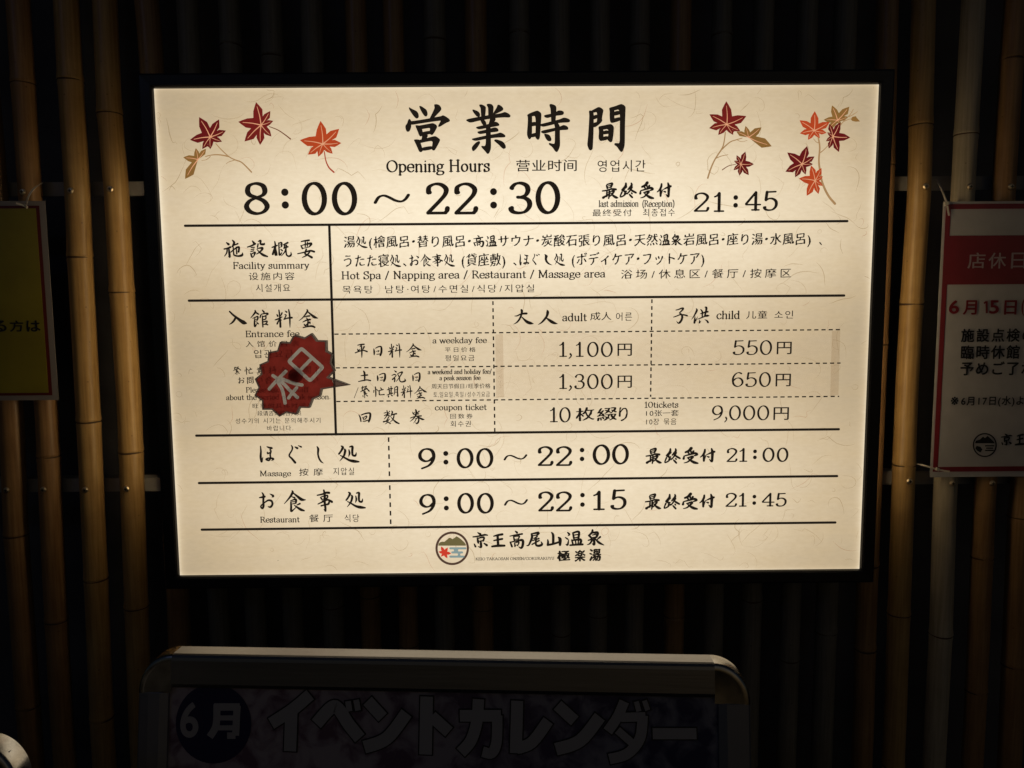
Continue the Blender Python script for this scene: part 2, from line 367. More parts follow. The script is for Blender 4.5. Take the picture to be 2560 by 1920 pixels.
# ------------------------------------------------------------------ stroked roman serif alphabet, drawn stroke by stroke
def sB(x=.13): return [(x, .5), (x+.12, .64), (x+.25, .64), (x+.37, .52), (x+.39, .33), (x+.35, .12), (x+.23, .0), (x+.11, .01), (x, .12)]
SF = {
 'a': (.56, ['c', (.10,.50), (.14,.60), (.27,.655), (.39,.61), (.42,.48)], ['l', (.42,.5), (.42,.04)], ['s', .47, .02, .06], ['c', (.42,.38), (.25,.34), (.11,.26), (.08,.13), (.17,.01), (.30,.03), (.42,.14)]),
 'b': (.60, ['l', (.13,1), (.13,0)], ['c'] + sB(), ['s', .08, .985, .06]),
 'c': (.53, ['c', (.45,.52), (.41,.62), (.30,.66), (.16,.58), (.08,.40), (.08,.24), (.16,.06), (.30,-.01), (.42,.04), (.49,.14)], ['d', .43, .53, .055]),
 'd': (.62, ['l', (.47,1), (.47,.02)], ['c', (.47,.5), (.35,.64), (.22,.64), (.10,.52), (.08,.33), (.12,.12), (.24,0), (.36,.01), (.47,.12)], ['s', .42, .985, .06], ['s', .52, .02, .06]),
 'e': (.57, ['l', (.09,.36), (.49,.36)], ['c', (.49,.36), (.48,.54), (.38,.65), (.26,.66), (.14,.57), (.08,.40), (.09,.20), (.18,.05), (.31,-.01), (.42,.03), (.50,.13)]),
 'f': (.38, ['c', (.43,.93), (.37,1.0), (.28,1.0), (.21,.90), (.19,.72)], ['l', (.19,.8), (.19,0)], ['s', .19, .01, .12], ['l', (.06,.64), (.36,.64)]),
 'g': (.56, ['c', (.27,.65), (.40,.58), (.42,.44), (.38,.30), (.26,.24), (.14,.30), (.10,.44), (.14,.58), (.27,.65)], ['c', (.17,.27), (.10,.18), (.14,.08), (.30,.05), (.46,.02), (.52,-.10), (.44,-.24), (.27,-.28), (.10,-.24), (.05,-.13), (.12,-.02), (.2,.03)], ['c', (.40,.58), (.48,.62), (.54,.62)]),
 'h': (.62, ['l', (.13,1), (.13,0)], ['c', (.13,.48), (.22,.60), (.33,.65), (.44,.60), (.47,.46)], ['l', (.47,.48), (.47,0)], ['s', .13, .01, .11], ['s', .47, .01, .11], ['s', .08, .985, .06]),
 'i': (.30, ['l', (.15,.64), (.15,0)], ['s', .15, .01, .12], ['s', .1, .63, .06], ['d', .15, .90, .075]),
 'k': (.57, ['l', (.13,1), (.13,0)], ['l', (.44,.62), (.14,.28)], ['l', (.24,.40), (.49,.02)], ['s', .13, .01, .11], ['s', .5, .01, .08], ['s', .43, .63, .08], ['s', .08, .985, .06]),
 'l': (.30, ['l', (.15,1), (.15,0)], ['s', .15, .01, .12], ['s', .1, .985, .06]),
 'm': (.94, ['l', (.13,.64), (.13,0)], ['c', (.13,.48), (.22,.60), (.32,.65), (.42,.60), (.45,.46)], ['l', (.45,.48), (.45,0)], ['c', (.45,.48), (.54,.60), (.64,.65), (.75,.60), (.78,.46)], ['l', (.78,.48), (.78,0)], ['s', .13, .01, .1], ['s', .45, .01, .1], ['s', .78, .01, .1], ['s', .08, .63, .06]),
 'n': (.62, ['l', (.13,.64), (.13,0)], ['c', (.13,.48), (.22,.60), (.33,.65), (.44,.60), (.47,.46)], ['l', (.47,.48), (.47,0)], ['s', .13, .01, .11], ['s', .47, .01, .11], ['s', .08, .63, .06]),
 'o': (.58, ['o', .29, .325, .205, .33]),
 'p': (.61, ['l', (.13,.64), (.13,-.28)], ['c'] + sB(), ['s', .13, -.27, .11], ['s', .08, .63, .06]),
 'r': (.44, ['l', (.14,.64), (.14,0)], ['c', (.14,.42), (.22,.58), (.32,.65), (.38,.62)], ['d', .385, .585, .055], ['s', .15, .01, .12], ['s', .09, .63, .06]),
 's': (.47, ['c', (.37,.53), (.33,.63), (.22,.66), (.11,.60), (.09,.48), (.18,.38), (.31,.31), (.39,.20), (.36,.05), (.23,-.01), (.11,.03), (.07,.14)], ['l', (.38,.64), (.38,.48)], ['l', (.07,.16), (.07,.0)]),
 't': (.40, ['l', (.17,.85), (.17,.15)], ['c', (.17,.2), (.2,.05), (.27,0), (.36,.06)], ['l', (.05,.64), (.34,.64)]),
 'u': (.62, ['l', (.14,.64), (.14,.2)], ['c', (.14,.25), (.18,.06), (.27,0), (.38,.04), (.47,.16)], ['l', (.47,.64), (.47,0)], ['s', .09, .63, .06], ['s', .42, .63, .06], ['s', .52, .01, .06]),
 'w': (.84, ['l', (.08,.64), (.26,0)], ['l', (.26,0), (.43,.62)], ['l', (.43,.62), (.60,0)], ['l', (.60,0), (.77,.64)], ['s', .08, .64, .09], ['s', .42, .64, .08], ['s', .77, .64, .08]),
 'y': (.55, ['l', (.08,.64), (.28,.03)], ['c', (.47,.64), (.3,.1), (.2,-.18), (.12,-.27), (.05,-.24)], ['s', .08, .64, .1], ['s', .47, .64, .08]),
 'A': (.80, ['l', (.40,1), (.10,0)], ['l', (.39,1), (.70,0)], ['l', (.2,.34), (.58,.34)], ['s', .10, .01, .1], ['s', .70, .01, .1]),
 'E': (.68, ['l', (.14,1), (.14,0)], ['l', (.06,.98), (.58,.98)], ['l', (.58,.98), (.58,.8)], ['l', (.14,.52), (.46,.52)], ['l', (.46,.6), (.46,.44)], ['l', (.06,.02), (.60,.02)], ['l', (.60,.02), (.60,.22)]),
 'F': (.62, ['l', (.14,1), (.14,0)], ['l', (.06,.98), (.58,.98)], ['l', (.58,.98), (.58,.8)], ['l', (.14,.52), (.45,.52)], ['l', (.45,.6), (.45,.43)], ['s', .15, .01, .13]),
 'G': (.82, ['c', (.68,.80), (.60,.93), (.44,1.0), (.22,.90), (.09,.65), (.09,.35), (.22,.08), (.44,-.01), (.6,.03), (.70,.12)], ['l', (.70,.42), (.70,.1)], ['s', .70, .42, .1], ['l', (.69,.97), (.69,.76)]),
 'H': (.84, ['l', (.16,1), (.16,0)], ['l', (.66,1), (.66,0)], ['l', (.16,.52), (.66,.52)], ['s', .16, .01, .13], ['s', .66, .01, .13], ['s', .16, .985, .13], ['s', .66, .985, .13]),
 'I': (.36, ['l', (.18,1), (.18,0)], ['s', .18, .01, .12], ['s', .18, .985, .12]),
 'K': (.78, ['l', (.15,1), (.15,0)], ['l', (.62,.98), (.17,.45)], ['l', (.30,.58), (.68,.02)], ['s', .15, .01, .12], ['s', .68, .01, .1], ['s', .15, .985, .12], ['s', .62, .985, .1]),
 'M': (1.0, ['l', (.16,1), (.14,0)], ['l', (.16,1), (.48,.08)], ['l', (.48,.08), (.80,1)], ['l', (.80,1), (.82,0)], ['s', .14, .01, .11], ['s', .82, .01, .13], ['s', .10, .985, .08], ['s', .86, .985, .08]),
 'N': (.84, ['l', (.16,1), (.16,0)], ['l', (.14,1), (.66,.02)], ['l', (.66,1), (.66,0)], ['s', .16, .01, .12], ['s', .10, .985, .08], ['s', .66, .985, .12]),
 'O': (.86, ['o', .43, .49, .345, .5]),
 'P': (.66, ['l', (.15,1), (.15,0)], ['c', (.15,.98), (.38,.98), (.54,.90), (.57,.74), (.52,.56), (.36,.48), (.15,.48)], ['s', .15, .01, .13], ['s', .10, .985, .08]),
 'R': (.74, ['l', (.15,1), (.15,0)], ['c', (.15,.98), (.38,.98), (.53,.90), (.56,.75), (.51,.58), (.36,.50), (.15,.50)], ['l', (.36,.50), (.66,.02)], ['s', .15, .01, .13], ['s', .68, .01, .07], ['s', .10, .985, .08]),
 'S': (.60, ['c', (.50,.80), (.43,.95), (.29,1.0), (.14,.92), (.10,.74), (.20,.60), (.38,.48), (.52,.34), (.50,.12), (.33,-.01), (.16,.04), (.08,.22)], ['l', (.50,.98), (.50,.74)], ['l', (.08,.26), (.08,.02)]),
 'T': (.72, ['l', (.36,1), (.36,0)], ['l', (.06,.98), (.66,.98)], ['l', (.06,.98), (.06,.78)], ['l', (.66,.98), (.66,.78)], ['s', .36, .01, .14]),
 'U': (.80, ['l', (.16,1), (.16,.3)], ['c', (.16,.35), (.20,.10), (.38,-.01), (.56,.08), (.63,.32)], ['l', (.63,1), (.63,.3)], ['s', .16, .985, .12], ['s', .63, .985, .12]),
 'Y': (.74, ['l', (.10,1), (.37,.45)], ['l', (.64,1), (.37,.45)], ['l', (.37,.48), (.37,0)], ['s', .10, .985, .1], ['s', .64, .985, .1], ['s', .37, .01, .13]),
 '(': (.36, ['c', (.30,1.05), (.16,.80), (.11,.42), (.16,.02), (.30,-.22)]),
 ')': (.36, ['c', (.06,1.05), (.20,.80), (.25,.42), (.20,.02), (.06,-.22)]),
 '/': (.50, ['l', (.40,1.02), (.08,-.1)]),
 ',': (.28, ['c', (.13,.06), (.18,.0), (.15,-.12), (.06,-.22)], ['d', .13, .06, .075]),
 '.': (.28, ['d', .13, .07, .08]),
 ' ': (.34,),
 # figures
 '0': (.66, ['o', .33, .5, .255, .5]),
 '1': (.50, ['l', (.27,1), (.27,0)], ['c', (.10,.80), (.20,.87), (.27,1.0)], ['l', (.10,.0), (.44,.0)]),
 '2': (.64, ['c', (.10,.72), (.12,.90), (.26,1.0), (.42,.98), (.54,.84), (.52,.66), (.40,.46), (.24,.24), (.08,.02)], ['l', (.08,.015), (.53,.015)], ['c', (.50,.02), (.55,.08), (.57,.18)], ['d', .13, .72, .07]),
 '3': (.62, ['c', (.10,.84), (.20,.97), (.34,1.0), (.48,.92), (.52,.76), (.46,.60), (.32,.53), (.26,.53)], ['c', (.26,.53), (.44,.50), (.55,.38), (.55,.20), (.44,.04), (.28,0), (.14,.04), (.08,.14)], ['d', .12, .83, .065], ['d', .11, .17, .07]),
 '4': (.66, ['l', (.42,1), (.42,0)], ['l', (.42,1), (.05,.34)], ['l', (.05,.30), (.60,.30)], ['l', (.28,.0), (.55,.0)]),
 '5': (.62, ['l', (.17,.97), (.52,.99)], ['l', (.17,.98), (.13,.54)], ['c', (.13,.53), (.26,.62), (.42,.60), (.54,.46), (.54,.22), (.42,.04), (.26,0), (.13,.04), (.07,.14)], ['d', .11, .16, .065]),
 '6': (.64, ['c', (.50,.92), (.38,.99), (.24,.92), (.12,.70), (.09,.42), (.14,.14), (.30,0), (.46,.06), (.56,.24), (.53,.46), (.40,.60), (.24,.57), (.12,.42)]),
 '7': (.60, ['l', (.08,.98), (.55,.98)], ['c', (.54,.98), (.38,.6), (.28,.25), (.25,0)]),
 '8': (.66, ['c', (.33,.53), (.49,.62), (.54,.76), (.49,.93), (.33,1.0), (.17,.93), (.12,.76), (.17,.62), (.33,.53), (.50,.42), (.58,.24), (.50,.07), (.33,0), (.16,.07), (.08,.24), (.16,.42), (.33,.53)]),
 '9': (.64, ['c', (.53,.55), (.40,.40), (.24,.38), (.10,.52), (.08,.74), (.18,.94), (.34,1.0), (.50,.92), (.57,.70), (.54,.42), (.40,.16), (.14,.0)]),
 '~': (1.0, ['c', (.04,.36), (.14,.56), (.28,.62), (.42,.56), (.60,.44), (.76,.40), (.88,.48), (.97,.64)]),
}
def stroke_poly(pts, wf, capn=5):
    """variable width stroke -> vertices and faces (2D)"""
    n = len(pts); Lp, Rp = [], []
    dirs = []
    for i in range(n):
        d = pts[min(i+1, n-1)] - pts[max(i-1, 0)]
        d = d.normalized() if d.length > 1e-9 else Vector((1, 0)); dirs.append(d)
    ws = [wf(dirs[i], i / max(1, n-1)) for i in range(n)]
    for i in range(n):
        nm = Vector((-dirs[i].y, dirs[i].x)) * (ws[i] / 2); Lp.append(pts[i] + nm); Rp.append(pts[i] - nm)
    V = []; Fc = []
    for i in range(n): V += [Lp[i], Rp[i]]
    for i in range(n-1): Fc.append((2*i, 2*i+1, 2*i+3, 2*i+2))
    for end in (0, n-1):
        d = dirs[end] * (-1 if end == 0 else 1); nm = Vector((-d.y, d.x)); r = ws[end] / 2
        b = len(V); V.append(pts[end].copy())
        for k in range(capn + 1):
            a = math.pi * (k / capn) - math.pi/2
            V.append(pts[end] + d * (math.cos(a) * r) + nm * (math.sin(a) * r))
        for k in range(capn): Fc.append((b, b+1+k, b+2+k))
    return V, Fc
def disc(c, r, n=12):
    V = [Vector(c)] + [Vector((c[0] + r*math.cos(2*math.pi*k/n), c[1] + r*math.sin(2*math.pi*k/n))) for k in range(n)]
    return V, [(0, 1+k, 1+(k+1) % n) for k in range(n)]
SC = {}
def sglyph(c, thick, thin, sx=1.0):
    key = (c, round(thick, 3), round(thin, 3), round(sx, 2))
    if key in SC: return SC[key]
    V, Fc = [], []
    def add(v, f):
        n = len(V); V.extend(v); Fc.extend(tuple(i + n for i in t) for t in f)
    def wf(d, t): return thin + (thick - thin) * abs(math.sin(math.atan2(d.y, d.x) - 0.25))**1.3
    for s in SF[c][1:]:
        if s[0] == 'l': add(*stroke_poly([Vector((p[0]*sx, p[1])) for p in s[1:]], wf, 3))
        elif s[0] == 'c': add(*stroke_poly([p for p in catmull([(q[0]*sx, q[1]) for q in s[1:]], 5)], wf, 4))
        elif s[0] == 's': add(*stroke_poly([Vector(((s[1]-s[3])*sx, s[2])), Vector(((s[1]+s[3])*sx, s[2]))], lambda d, t: thin*0.85, 2))
        elif s[0] == 'd':
            add(*disc((s[1]*sx, s[2]), s[3]))
        elif s[0] == 'o':
            P = [Vector(((s[1] + s[3]*math.cos(a*math.pi/14))*sx, s[2] + s[4]*math.sin(a*math.pi/14)*0.97)) for a in range(29)]
            v, f = [], []
            for i in range(28):
                d = P[(i+1) % 28] - P[(i-1) % 28]; d.normalize(); nm = Vector((d.y, -d.x)) * (wf(d, 0) / 2)
                v += [P[i] + nm, P[i] - nm]
            for i in range(28):
                j = (i+1) % 28; f.append((2*i, 2*i+1, 2*j+1, 2*j))
            add(v, f)
    if V: bb = (min(v[0] for v in V), min(v[1] for v in V), max(v[0] for v in V), max(v[1] for v in V))
    else: bb = (0, 0, 0, 0)
    SC[key] = (V, Fc, bb); return SC[key]

# ------------------------------------------------------------------ brush characters: centre line and width of every stroke
BRUSH = """入|125,115,30 200,190,38 290,260,45 380,330,65 450,370,75 505,385,30;270,240,40 220,320,40 165,375,30 110,408,12
館|705,75,25 710,115,40 660,180,30 590,255,12;715,110,20 750,145,35 790,165,30;640,265,15 700,240,22 760,222,30 765,260,35 750,300,28;690,265,20 680,340,32 680,440,40 690,455,35 720,420,20 745,375,12;690,295,14 755,285,18;690,335,14 745,325,18;735,360,20 770,395,30;885,75,25 920,115,38;840,190,30 820,245,28;850,170,20 940,150,28 1015,155,38 985,185,25 950,200,12;880,210,25 878,330,32 880,470,28;895,225,22 960,215,28 955,280,28 900,300,22;900,350,22 985,335,32 975,375,25 940,395,15;905,410,22 960,408,28 1000,420,30
料|1170,180,25 1185,215,35;1290,140,30 1270,185,25 1235,225,12;1120,305,20 1200,280,32 1285,235,20;1220,75,25 1232,200,32 1240,330,38 1240,470,42;1225,290,20 1190,350,30 1165,400,32;1240,300,15 1270,310,20;1365,95,15 1400,120,35;1355,180,18 1385,200,25 1330,295,22;1330,295,22 1420,265,28 1520,255,38;1450,65,25 1468,200,35 1468,380,28 1465,485,12
金|1848,65,25 1855,100,35 1800,180,28 1730,260,20 1650,318,8;1865,115,25 1940,180,38 2010,235,52 2085,262,18;1785,235,15 1840,215,28 1900,210,32;1830,255,20 1850,290,30;1740,350,15 1820,310,28 1910,290,35;1865,300,25 1855,380,32 1850,450,28;1770,400,22 1800,430,30 1900,350,25 1905,390,20;1740,480,18 1840,455,28 1940,445,38 2010,470,35
平|250,175,20 340,155,32 430,150,35;340,190,25 310,225,12;245,285,20 265,330,35 320,280,10;430,220,40 400,290,25;175,395,25 290,350,30 400,325,30 510,360,38;355,190,30 362,330,38 360,440,32 357,530,15
日|685,265,18 695,360,42 692,455,25;735,250,20 800,210,30 870,195,35 895,240,42 890,380,48 860,480,38;750,350,15 830,325,22 795,375,10;765,440,20 850,430,25
土|400,105,30 420,150,45 425,250,38 420,370,32;320,235,18 400,225,32 500,215,38;250,400,20 360,375,30 480,355,30 580,375,35
祝|1165,95,15 1210,130,38;1090,235,15 1160,205,28 1210,235,22 1150,300,22 1110,345,38;1165,290,20 1170,350,35 1162,415,25;1250,185,20 1290,270,28;1270,175,20 1340,145,28 1385,140,35 1350,210,28 1280,320,22 1210,405,12;1310,280,18 1305,370,28 1340,415,28 1400,415,35 1460,385,40 1445,330,12
繁|375,500,25 345,560,22;340,535,18 420,520,25 500,495,20;375,560,20 350,620,22 420,600,22;300,655,15 380,620,22 450,590,20;430,560,20 420,620,25 400,650,20;495,495,25 460,560,25;450,600,20 520,560,20;480,545,20 575,635,35;450,645,25 400,690,20 470,680,22 410,730,22 500,710,25;430,700,22 430,825,22;375,765,25 380,800,18;480,750,20 520,775,28
忙|680,515,25 690,600,30 690,740,30 685,815,20;640,625,25 630,690,18;715,590,15 740,620,25;825,545,20 850,575,32;755,645,18 830,620,28 900,600,28;790,640,22 790,755,28 850,760,22 925,755,32
期|1010,530,20 1020,600,25 1030,700,25;1075,500,22 1080,600,25 1070,710,25;965,600,15 1040,570,25 1115,560,25;1030,620,14 1070,610,14;1030,665,14 1070,655,14;960,745,18 1040,715,25 1120,690,25;1005,755,15 1000,795,35;1070,735,18 1100,765,32;1170,550,20 1175,650,25 1150,745,12;1180,530,20 1250,510,28 1245,640,30 1255,780,30 1225,750,10;1185,600,14 1240,590,18;1185,670,14 1240,660,16
回|185,300,18 220,370,35 240,490,30;255,305,25 350,270,32 470,250,38 510,280,48 495,400,50 460,500,40;290,370,20 320,430,32;320,375,18 400,335,28 400,380,28 350,430,20;295,485,20 360,480,25 440,455,25
数|960,165,22 975,250,38 985,310,30;870,240,18 930,225,25;1040,190,25 1000,230,18;880,310,22 960,280,28 1040,255,20;960,300,28 920,360,22 870,415,12;985,300,18 1040,325,30;1010,350,28 960,430,25 930,480,22 1000,510,28 1050,540,32;1000,440,22 960,510,22 900,555,12;850,490,38 940,465,25 1040,410,15;1100,180,22 1120,220,38 1080,310,22 1070,340,12;1090,300,25 1160,275,32 1240,260,38;1170,290,28 1150,380,32 1110,450,22 1050,495,10;1070,350,12 1140,430,30 1220,500,45 1310,545,32
券|1680,210,18 1700,265,32 1740,215,10;1865,185,35 1820,240,20;1770,140,35 1785,220,48 1760,330,38 1690,430,28 1600,510,10;1700,300,15 1780,280,32 1850,270,30;1615,400,25 1750,350,28 1920,335,38;1800,350,30 1880,400,38 1950,440,48 2005,450,20;1760,420,20 1840,400,32 1850,470,38 1830,540,42 1790,575,38 1760,545,15;1780,420,25 1750,490,20 1700,560,10
大|240,435,20 340,425,42 440,375,45 560,345,62 690,340,70;500,205,70 515,260,75 490,400,60 420,560,58 320,680,45 195,752,10;500,460,25 600,570,60 720,670,95 840,715,90 950,735,20
人|1430,190,20 1460,270,90 1430,420,75 1340,560,70 1220,690,50 1095,770,15;1400,500,30 1500,580,75 1610,660,100 1720,715,80 1840,745,12
子|355,370,35 480,340,50 620,285,60 700,300,70 620,410,60 525,510,45 600,550,45 640,590,45;255,700,35 400,650,45 560,590,50 740,600,60 890,640,60;640,600,80 655,720,85 620,850,85 550,950,85 490,990,60 440,960,40 390,890,12
供|1280,285,20 1320,370,80 1230,560,60 1150,690,40 1075,795,12;1235,650,20 1230,760,60 1215,940,85;1230,900,60 1300,790,40 1360,660,12;1500,335,40 1570,430,65 1575,560,60 1575,670,50;1700,230,45 1760,260,85 1745,420,75 1690,640,65;1475,530,25 1600,500,55 1720,455,65 1830,440,70;1360,780,25 1520,720,45 1700,650,55 1810,625,85 1905,625,25;1450,810,20 1450,940,70;1470,930,40 1520,860,15;1690,800,15 1790,850,60 1850,930,75
ほ|160,120,18 165,220,30 155,330,38 170,420,42;180,410,25 200,340,10;290,130,15 340,150,32 395,160,28 345,185,10;295,240,20 305,265,28 370,235,12;345,195,15 368,215,30 350,290,28 355,350,28 320,400,32 260,380,25 330,355,25 415,375,35 375,405,12
ぐ|755,90,15 775,130,28 765,190,25 705,300,28 760,370,35 820,450,42;830,125,20 875,150,40;895,95,12 955,125,30
し|1235,110,18 1258,160,40 1250,260,32 1270,350,32 1310,415,28 1360,450,8
処|1705,100,20 1735,130,42 1700,200,32 1655,260,30;1770,165,25 1780,200,40 1750,300,32 1670,400,8;1680,290,15 1740,320,25 1850,385,38 1950,410,50 2045,420,25;1855,180,20 1865,250,32 1845,310,12;1870,120,20 1925,115,38 1920,200,38 1925,280,35 1970,300,35 1990,275,28 1998,235,10
お|185,120,15 212,170,35 205,280,35 205,370,38 180,415,30 150,385,28 170,350,22 240,300,22 310,265,28 375,280,35 390,340,35 350,390,32 300,385,15;125,215,15 190,205,32 240,195,32;345,145,10 415,185,38 385,208,10
食|748,75,20 755,110,38 700,200,30 590,325,8;770,120,20 850,190,38 920,245,48 995,252,12;740,190,15 790,210,30;710,270,15 780,245,25 815,250,35 810,310,28;725,290,15 800,285,18;730,330,15 800,320,18;715,295,22 718,380,32 715,470,32 760,440,20 810,395,12;885,325,30 830,350,18;780,355,15 840,400,32 900,440,42 960,460,25
事|1195,160,20 1300,140,28 1380,112,35 1445,115,38;1335,65,30 1350,150,40 1345,300,40 1355,400,38 1355,470,28 1325,435,12;1265,205,25 1290,240,28;1280,190,15 1400,165,28 1395,215,25 1300,240,15;1205,330,18 1300,290,25 1400,250,30 1450,265,35 1495,290,40;1290,270,12 1370,250,20;1270,365,25 1350,345,25 1420,330,35 1440,280,30
最|470,190,30 490,250,40;480,165,25 560,145,35 600,150,45 570,230,35;500,200,18 570,190,22;495,245,18 560,230,20;375,315,25 480,300,30 590,270,35 685,280,42;480,320,30 475,440,35;480,350,15 530,340,15;480,390,15 530,380,15;395,470,50 460,430,35 540,400,15;535,320,35 535,400,38 520,490,25;560,330,20 640,310,45 600,390,35 550,440,20;570,360,20 620,420,40 690,465,50 735,475,20
終|890,150,35 880,220,50 800,310,40 850,290,40;900,230,40 830,300,35 870,340,35 900,330,30;880,330,30 860,400,35;800,350,35 760,455,25 840,430,30 910,370,25;1015,150,30 1020,200,45 940,290,30;970,240,25 1030,230,40 980,320,32 920,390,25;960,260,20 1040,320,40 1125,365,35;1020,370,30 1035,385,30;970,400,25 1000,430,38 1040,470,35
受|1350,120,60 1300,180,50 1230,215,40;1280,215,30 1300,240,35;1340,180,35 1350,225,30;1400,190,40 1370,240,30;1200,305,25 1190,370,45;1215,300,25 1320,270,35 1430,240,45 1480,270,45 1420,300,25;1270,350,25 1390,320,45 1330,400,35 1270,450,28 1200,470,15;1280,355,20 1340,410,40 1420,460,55 1495,480,35
付|1650,160,35 1640,230,45 1600,300,35 1550,345,20;1630,250,30 1630,350,45 1630,440,40;1640,400,30 1680,290,15;1690,290,15 1770,250,35 1865,215,45;1800,140,30 1820,220,55 1820,350,50 1810,455,45 1755,400,15;1700,330,18 1740,345,38
施|205,205,18 245,240,45;150,340,25 220,325,30 285,300,35;215,330,25 200,420,25 150,490,12;250,330,25 255,430,40 260,510,32 235,490,12;330,155,18 365,210,42 320,290,22;345,270,15 440,230,30;290,405,20 370,340,25 460,300,35 450,400,35;340,270,20 345,420,25 360,470,30 440,490,32 520,470,42 530,420,12;405,300,18 410,440,28
設|725,180,20 755,220,42;615,300,18 700,275,28 785,235,30;690,310,15 760,305,20;690,350,15 750,340,20;680,390,15 740,375,20;680,430,25 700,490,32 720,500,22;690,440,15 770,405,28 760,440,28 735,490,15;845,190,15 895,175,35 890,240,32 960,245,38 975,225,15;840,240,25 825,300,25;820,330,15 930,320,38 880,390,28 800,440,15;810,345,12 870,410,28 940,460,42 1025,490,25
概|1160,180,20 1170,260,32 1160,400,32 1165,460,32;1100,300,22 1160,280,28 1210,260,22;1150,310,22 1110,440,38;1175,320,15 1190,420,28 1195,465,20;1240,210,20 1245,350,25 1250,460,32 1300,410,18;1240,220,18 1300,205,30 1300,280,28;1250,255,12 1295,245,14;1250,300,12 1300,290,14;1280,340,18 1310,370,28;1340,250,22 1430,205,32;1370,240,22 1350,320,25;1340,320,15 1430,290,28;1400,260,28 1370,380,25 1290,475,12;1390,340,22 1395,450,28 1440,485,28 1490,460,32 1490,400,10
要|1690,185,20 1770,170,28 1855,160,32;1680,270,20 1710,330,32;1690,270,15 1800,240,25 1900,230,42 1860,290,25;1775,190,22 1770,290,22;1820,200,20 1815,280,22;1720,330,12 1850,300,18;1605,440,18 1750,410,25 1870,380,32 1955,400,35;1790,350,30 1760,440,30 1800,460,30 1900,520,42;1860,400,28 1800,470,28 1700,520,12
京|380,225,25 455,270,60;240,345,30 400,325,38 580,290,45 665,300,30;370,380,40 385,480,55 395,520,40;380,385,30 560,360,45 535,460,45;400,470,25 540,455,30;465,480,45 470,560,60 470,640,50 385,620,15;275,550,30 310,620,50;560,530,30 640,585,60
王|805,330,30 930,300,50 1065,280,55;805,455,30 930,430,45 1060,410,50;920,310,60 935,600,65;750,620,45 940,600,60 1125,600,50
高|1425,185,30 1475,225,55;1260,325,25 1420,295,35 1630,265,45;1370,340,35 1390,430,45;1380,340,25 1540,325,40 1510,410,35;1400,425,22 1520,405,25;1270,500,40 1320,625,50;1280,500,30 1470,460,40 1640,450,65 1640,600,65 1590,670,50 1520,630,15;1400,520,32 1410,620,40;1410,520,25 1530,500,38 1490,600,30;1410,590,20 1490,580,22
尾|1860,265,30 2070,235,60 2020,310,45;1880,320,25 2030,300,30;1870,270,50 1880,370,60 1830,500,50 1780,590,40 1725,605,20;2030,345,40 1940,400,35;1900,460,28 2080,400,40;1880,570,35 2085,460,40;2000,400,45 1990,560,50 2040,610,55 2130,600,60 2170,560,55 2140,490,15
山|430,225,30 475,300,60 475,530,60;320,430,30 330,500,50 320,580,55;320,580,50 480,550,50 670,490,50;620,360,30 670,420,80 670,580,60
温|870,215,30 920,270,50 880,310,15;805,355,25 870,400,40;900,420,20 870,560,50 820,550,20;1020,230,40 1050,380,50;1030,225,40 1190,200,55 1180,370,55;1070,290,28 1160,275,30;1060,370,30 1170,355,30;990,430,40 1030,570,45;990,440,35 1240,420,60 1230,540,55;1090,430,35 1110,550,35;1180,430,35 1170,540,35;940,575,40 1120,560,50 1300,555,50
泉|1560,145,45 1550,210,55 1460,300,40;1460,300,50 1540,380,50;1530,230,35 1700,220,65 1680,330,60 1640,380,30;1560,290,25 1640,270,35;1530,370,30 1640,350,30;1600,370,55 1610,560,60 1550,530,15;1440,440,30 1550,420,45 1490,530,40 1410,565,15;1780,345,50 1680,430,25;1650,410,30 1750,510,60 1885,580,20"""
BR = {}
for ln in BRUSH.split('\n'):
    c_, st_ = ln.split('|'); V, Fc = [], []
    for s_ in st_.split(';'):
        Q = [tuple(map(float, q.split(','))) for q in s_.split()]
        P = catmull(Q, 5) if len(Q) > 2 else [Vector(Q[0]).lerp(Vector(Q[1]), t/4) for t in range(5)]
        W_ = [max(4, p[2]*1.22 + 2) for p in P]; n_ = len(P)
        v, f = stroke_poly([Vector((p[0], -p[1])) for p in P], lambda d, t: W_[min(n_-1, int(round(t*(n_-1))))], 4)
        b0 = len(V); V += v; Fc += [tuple(i + b0 for i in q) for q in f]
    BR[c_] = (V, Fc, (min(v[0] for v in V), min(v[1] for v in V), max(v[0] for v in V), max(v[1] for v in V)))
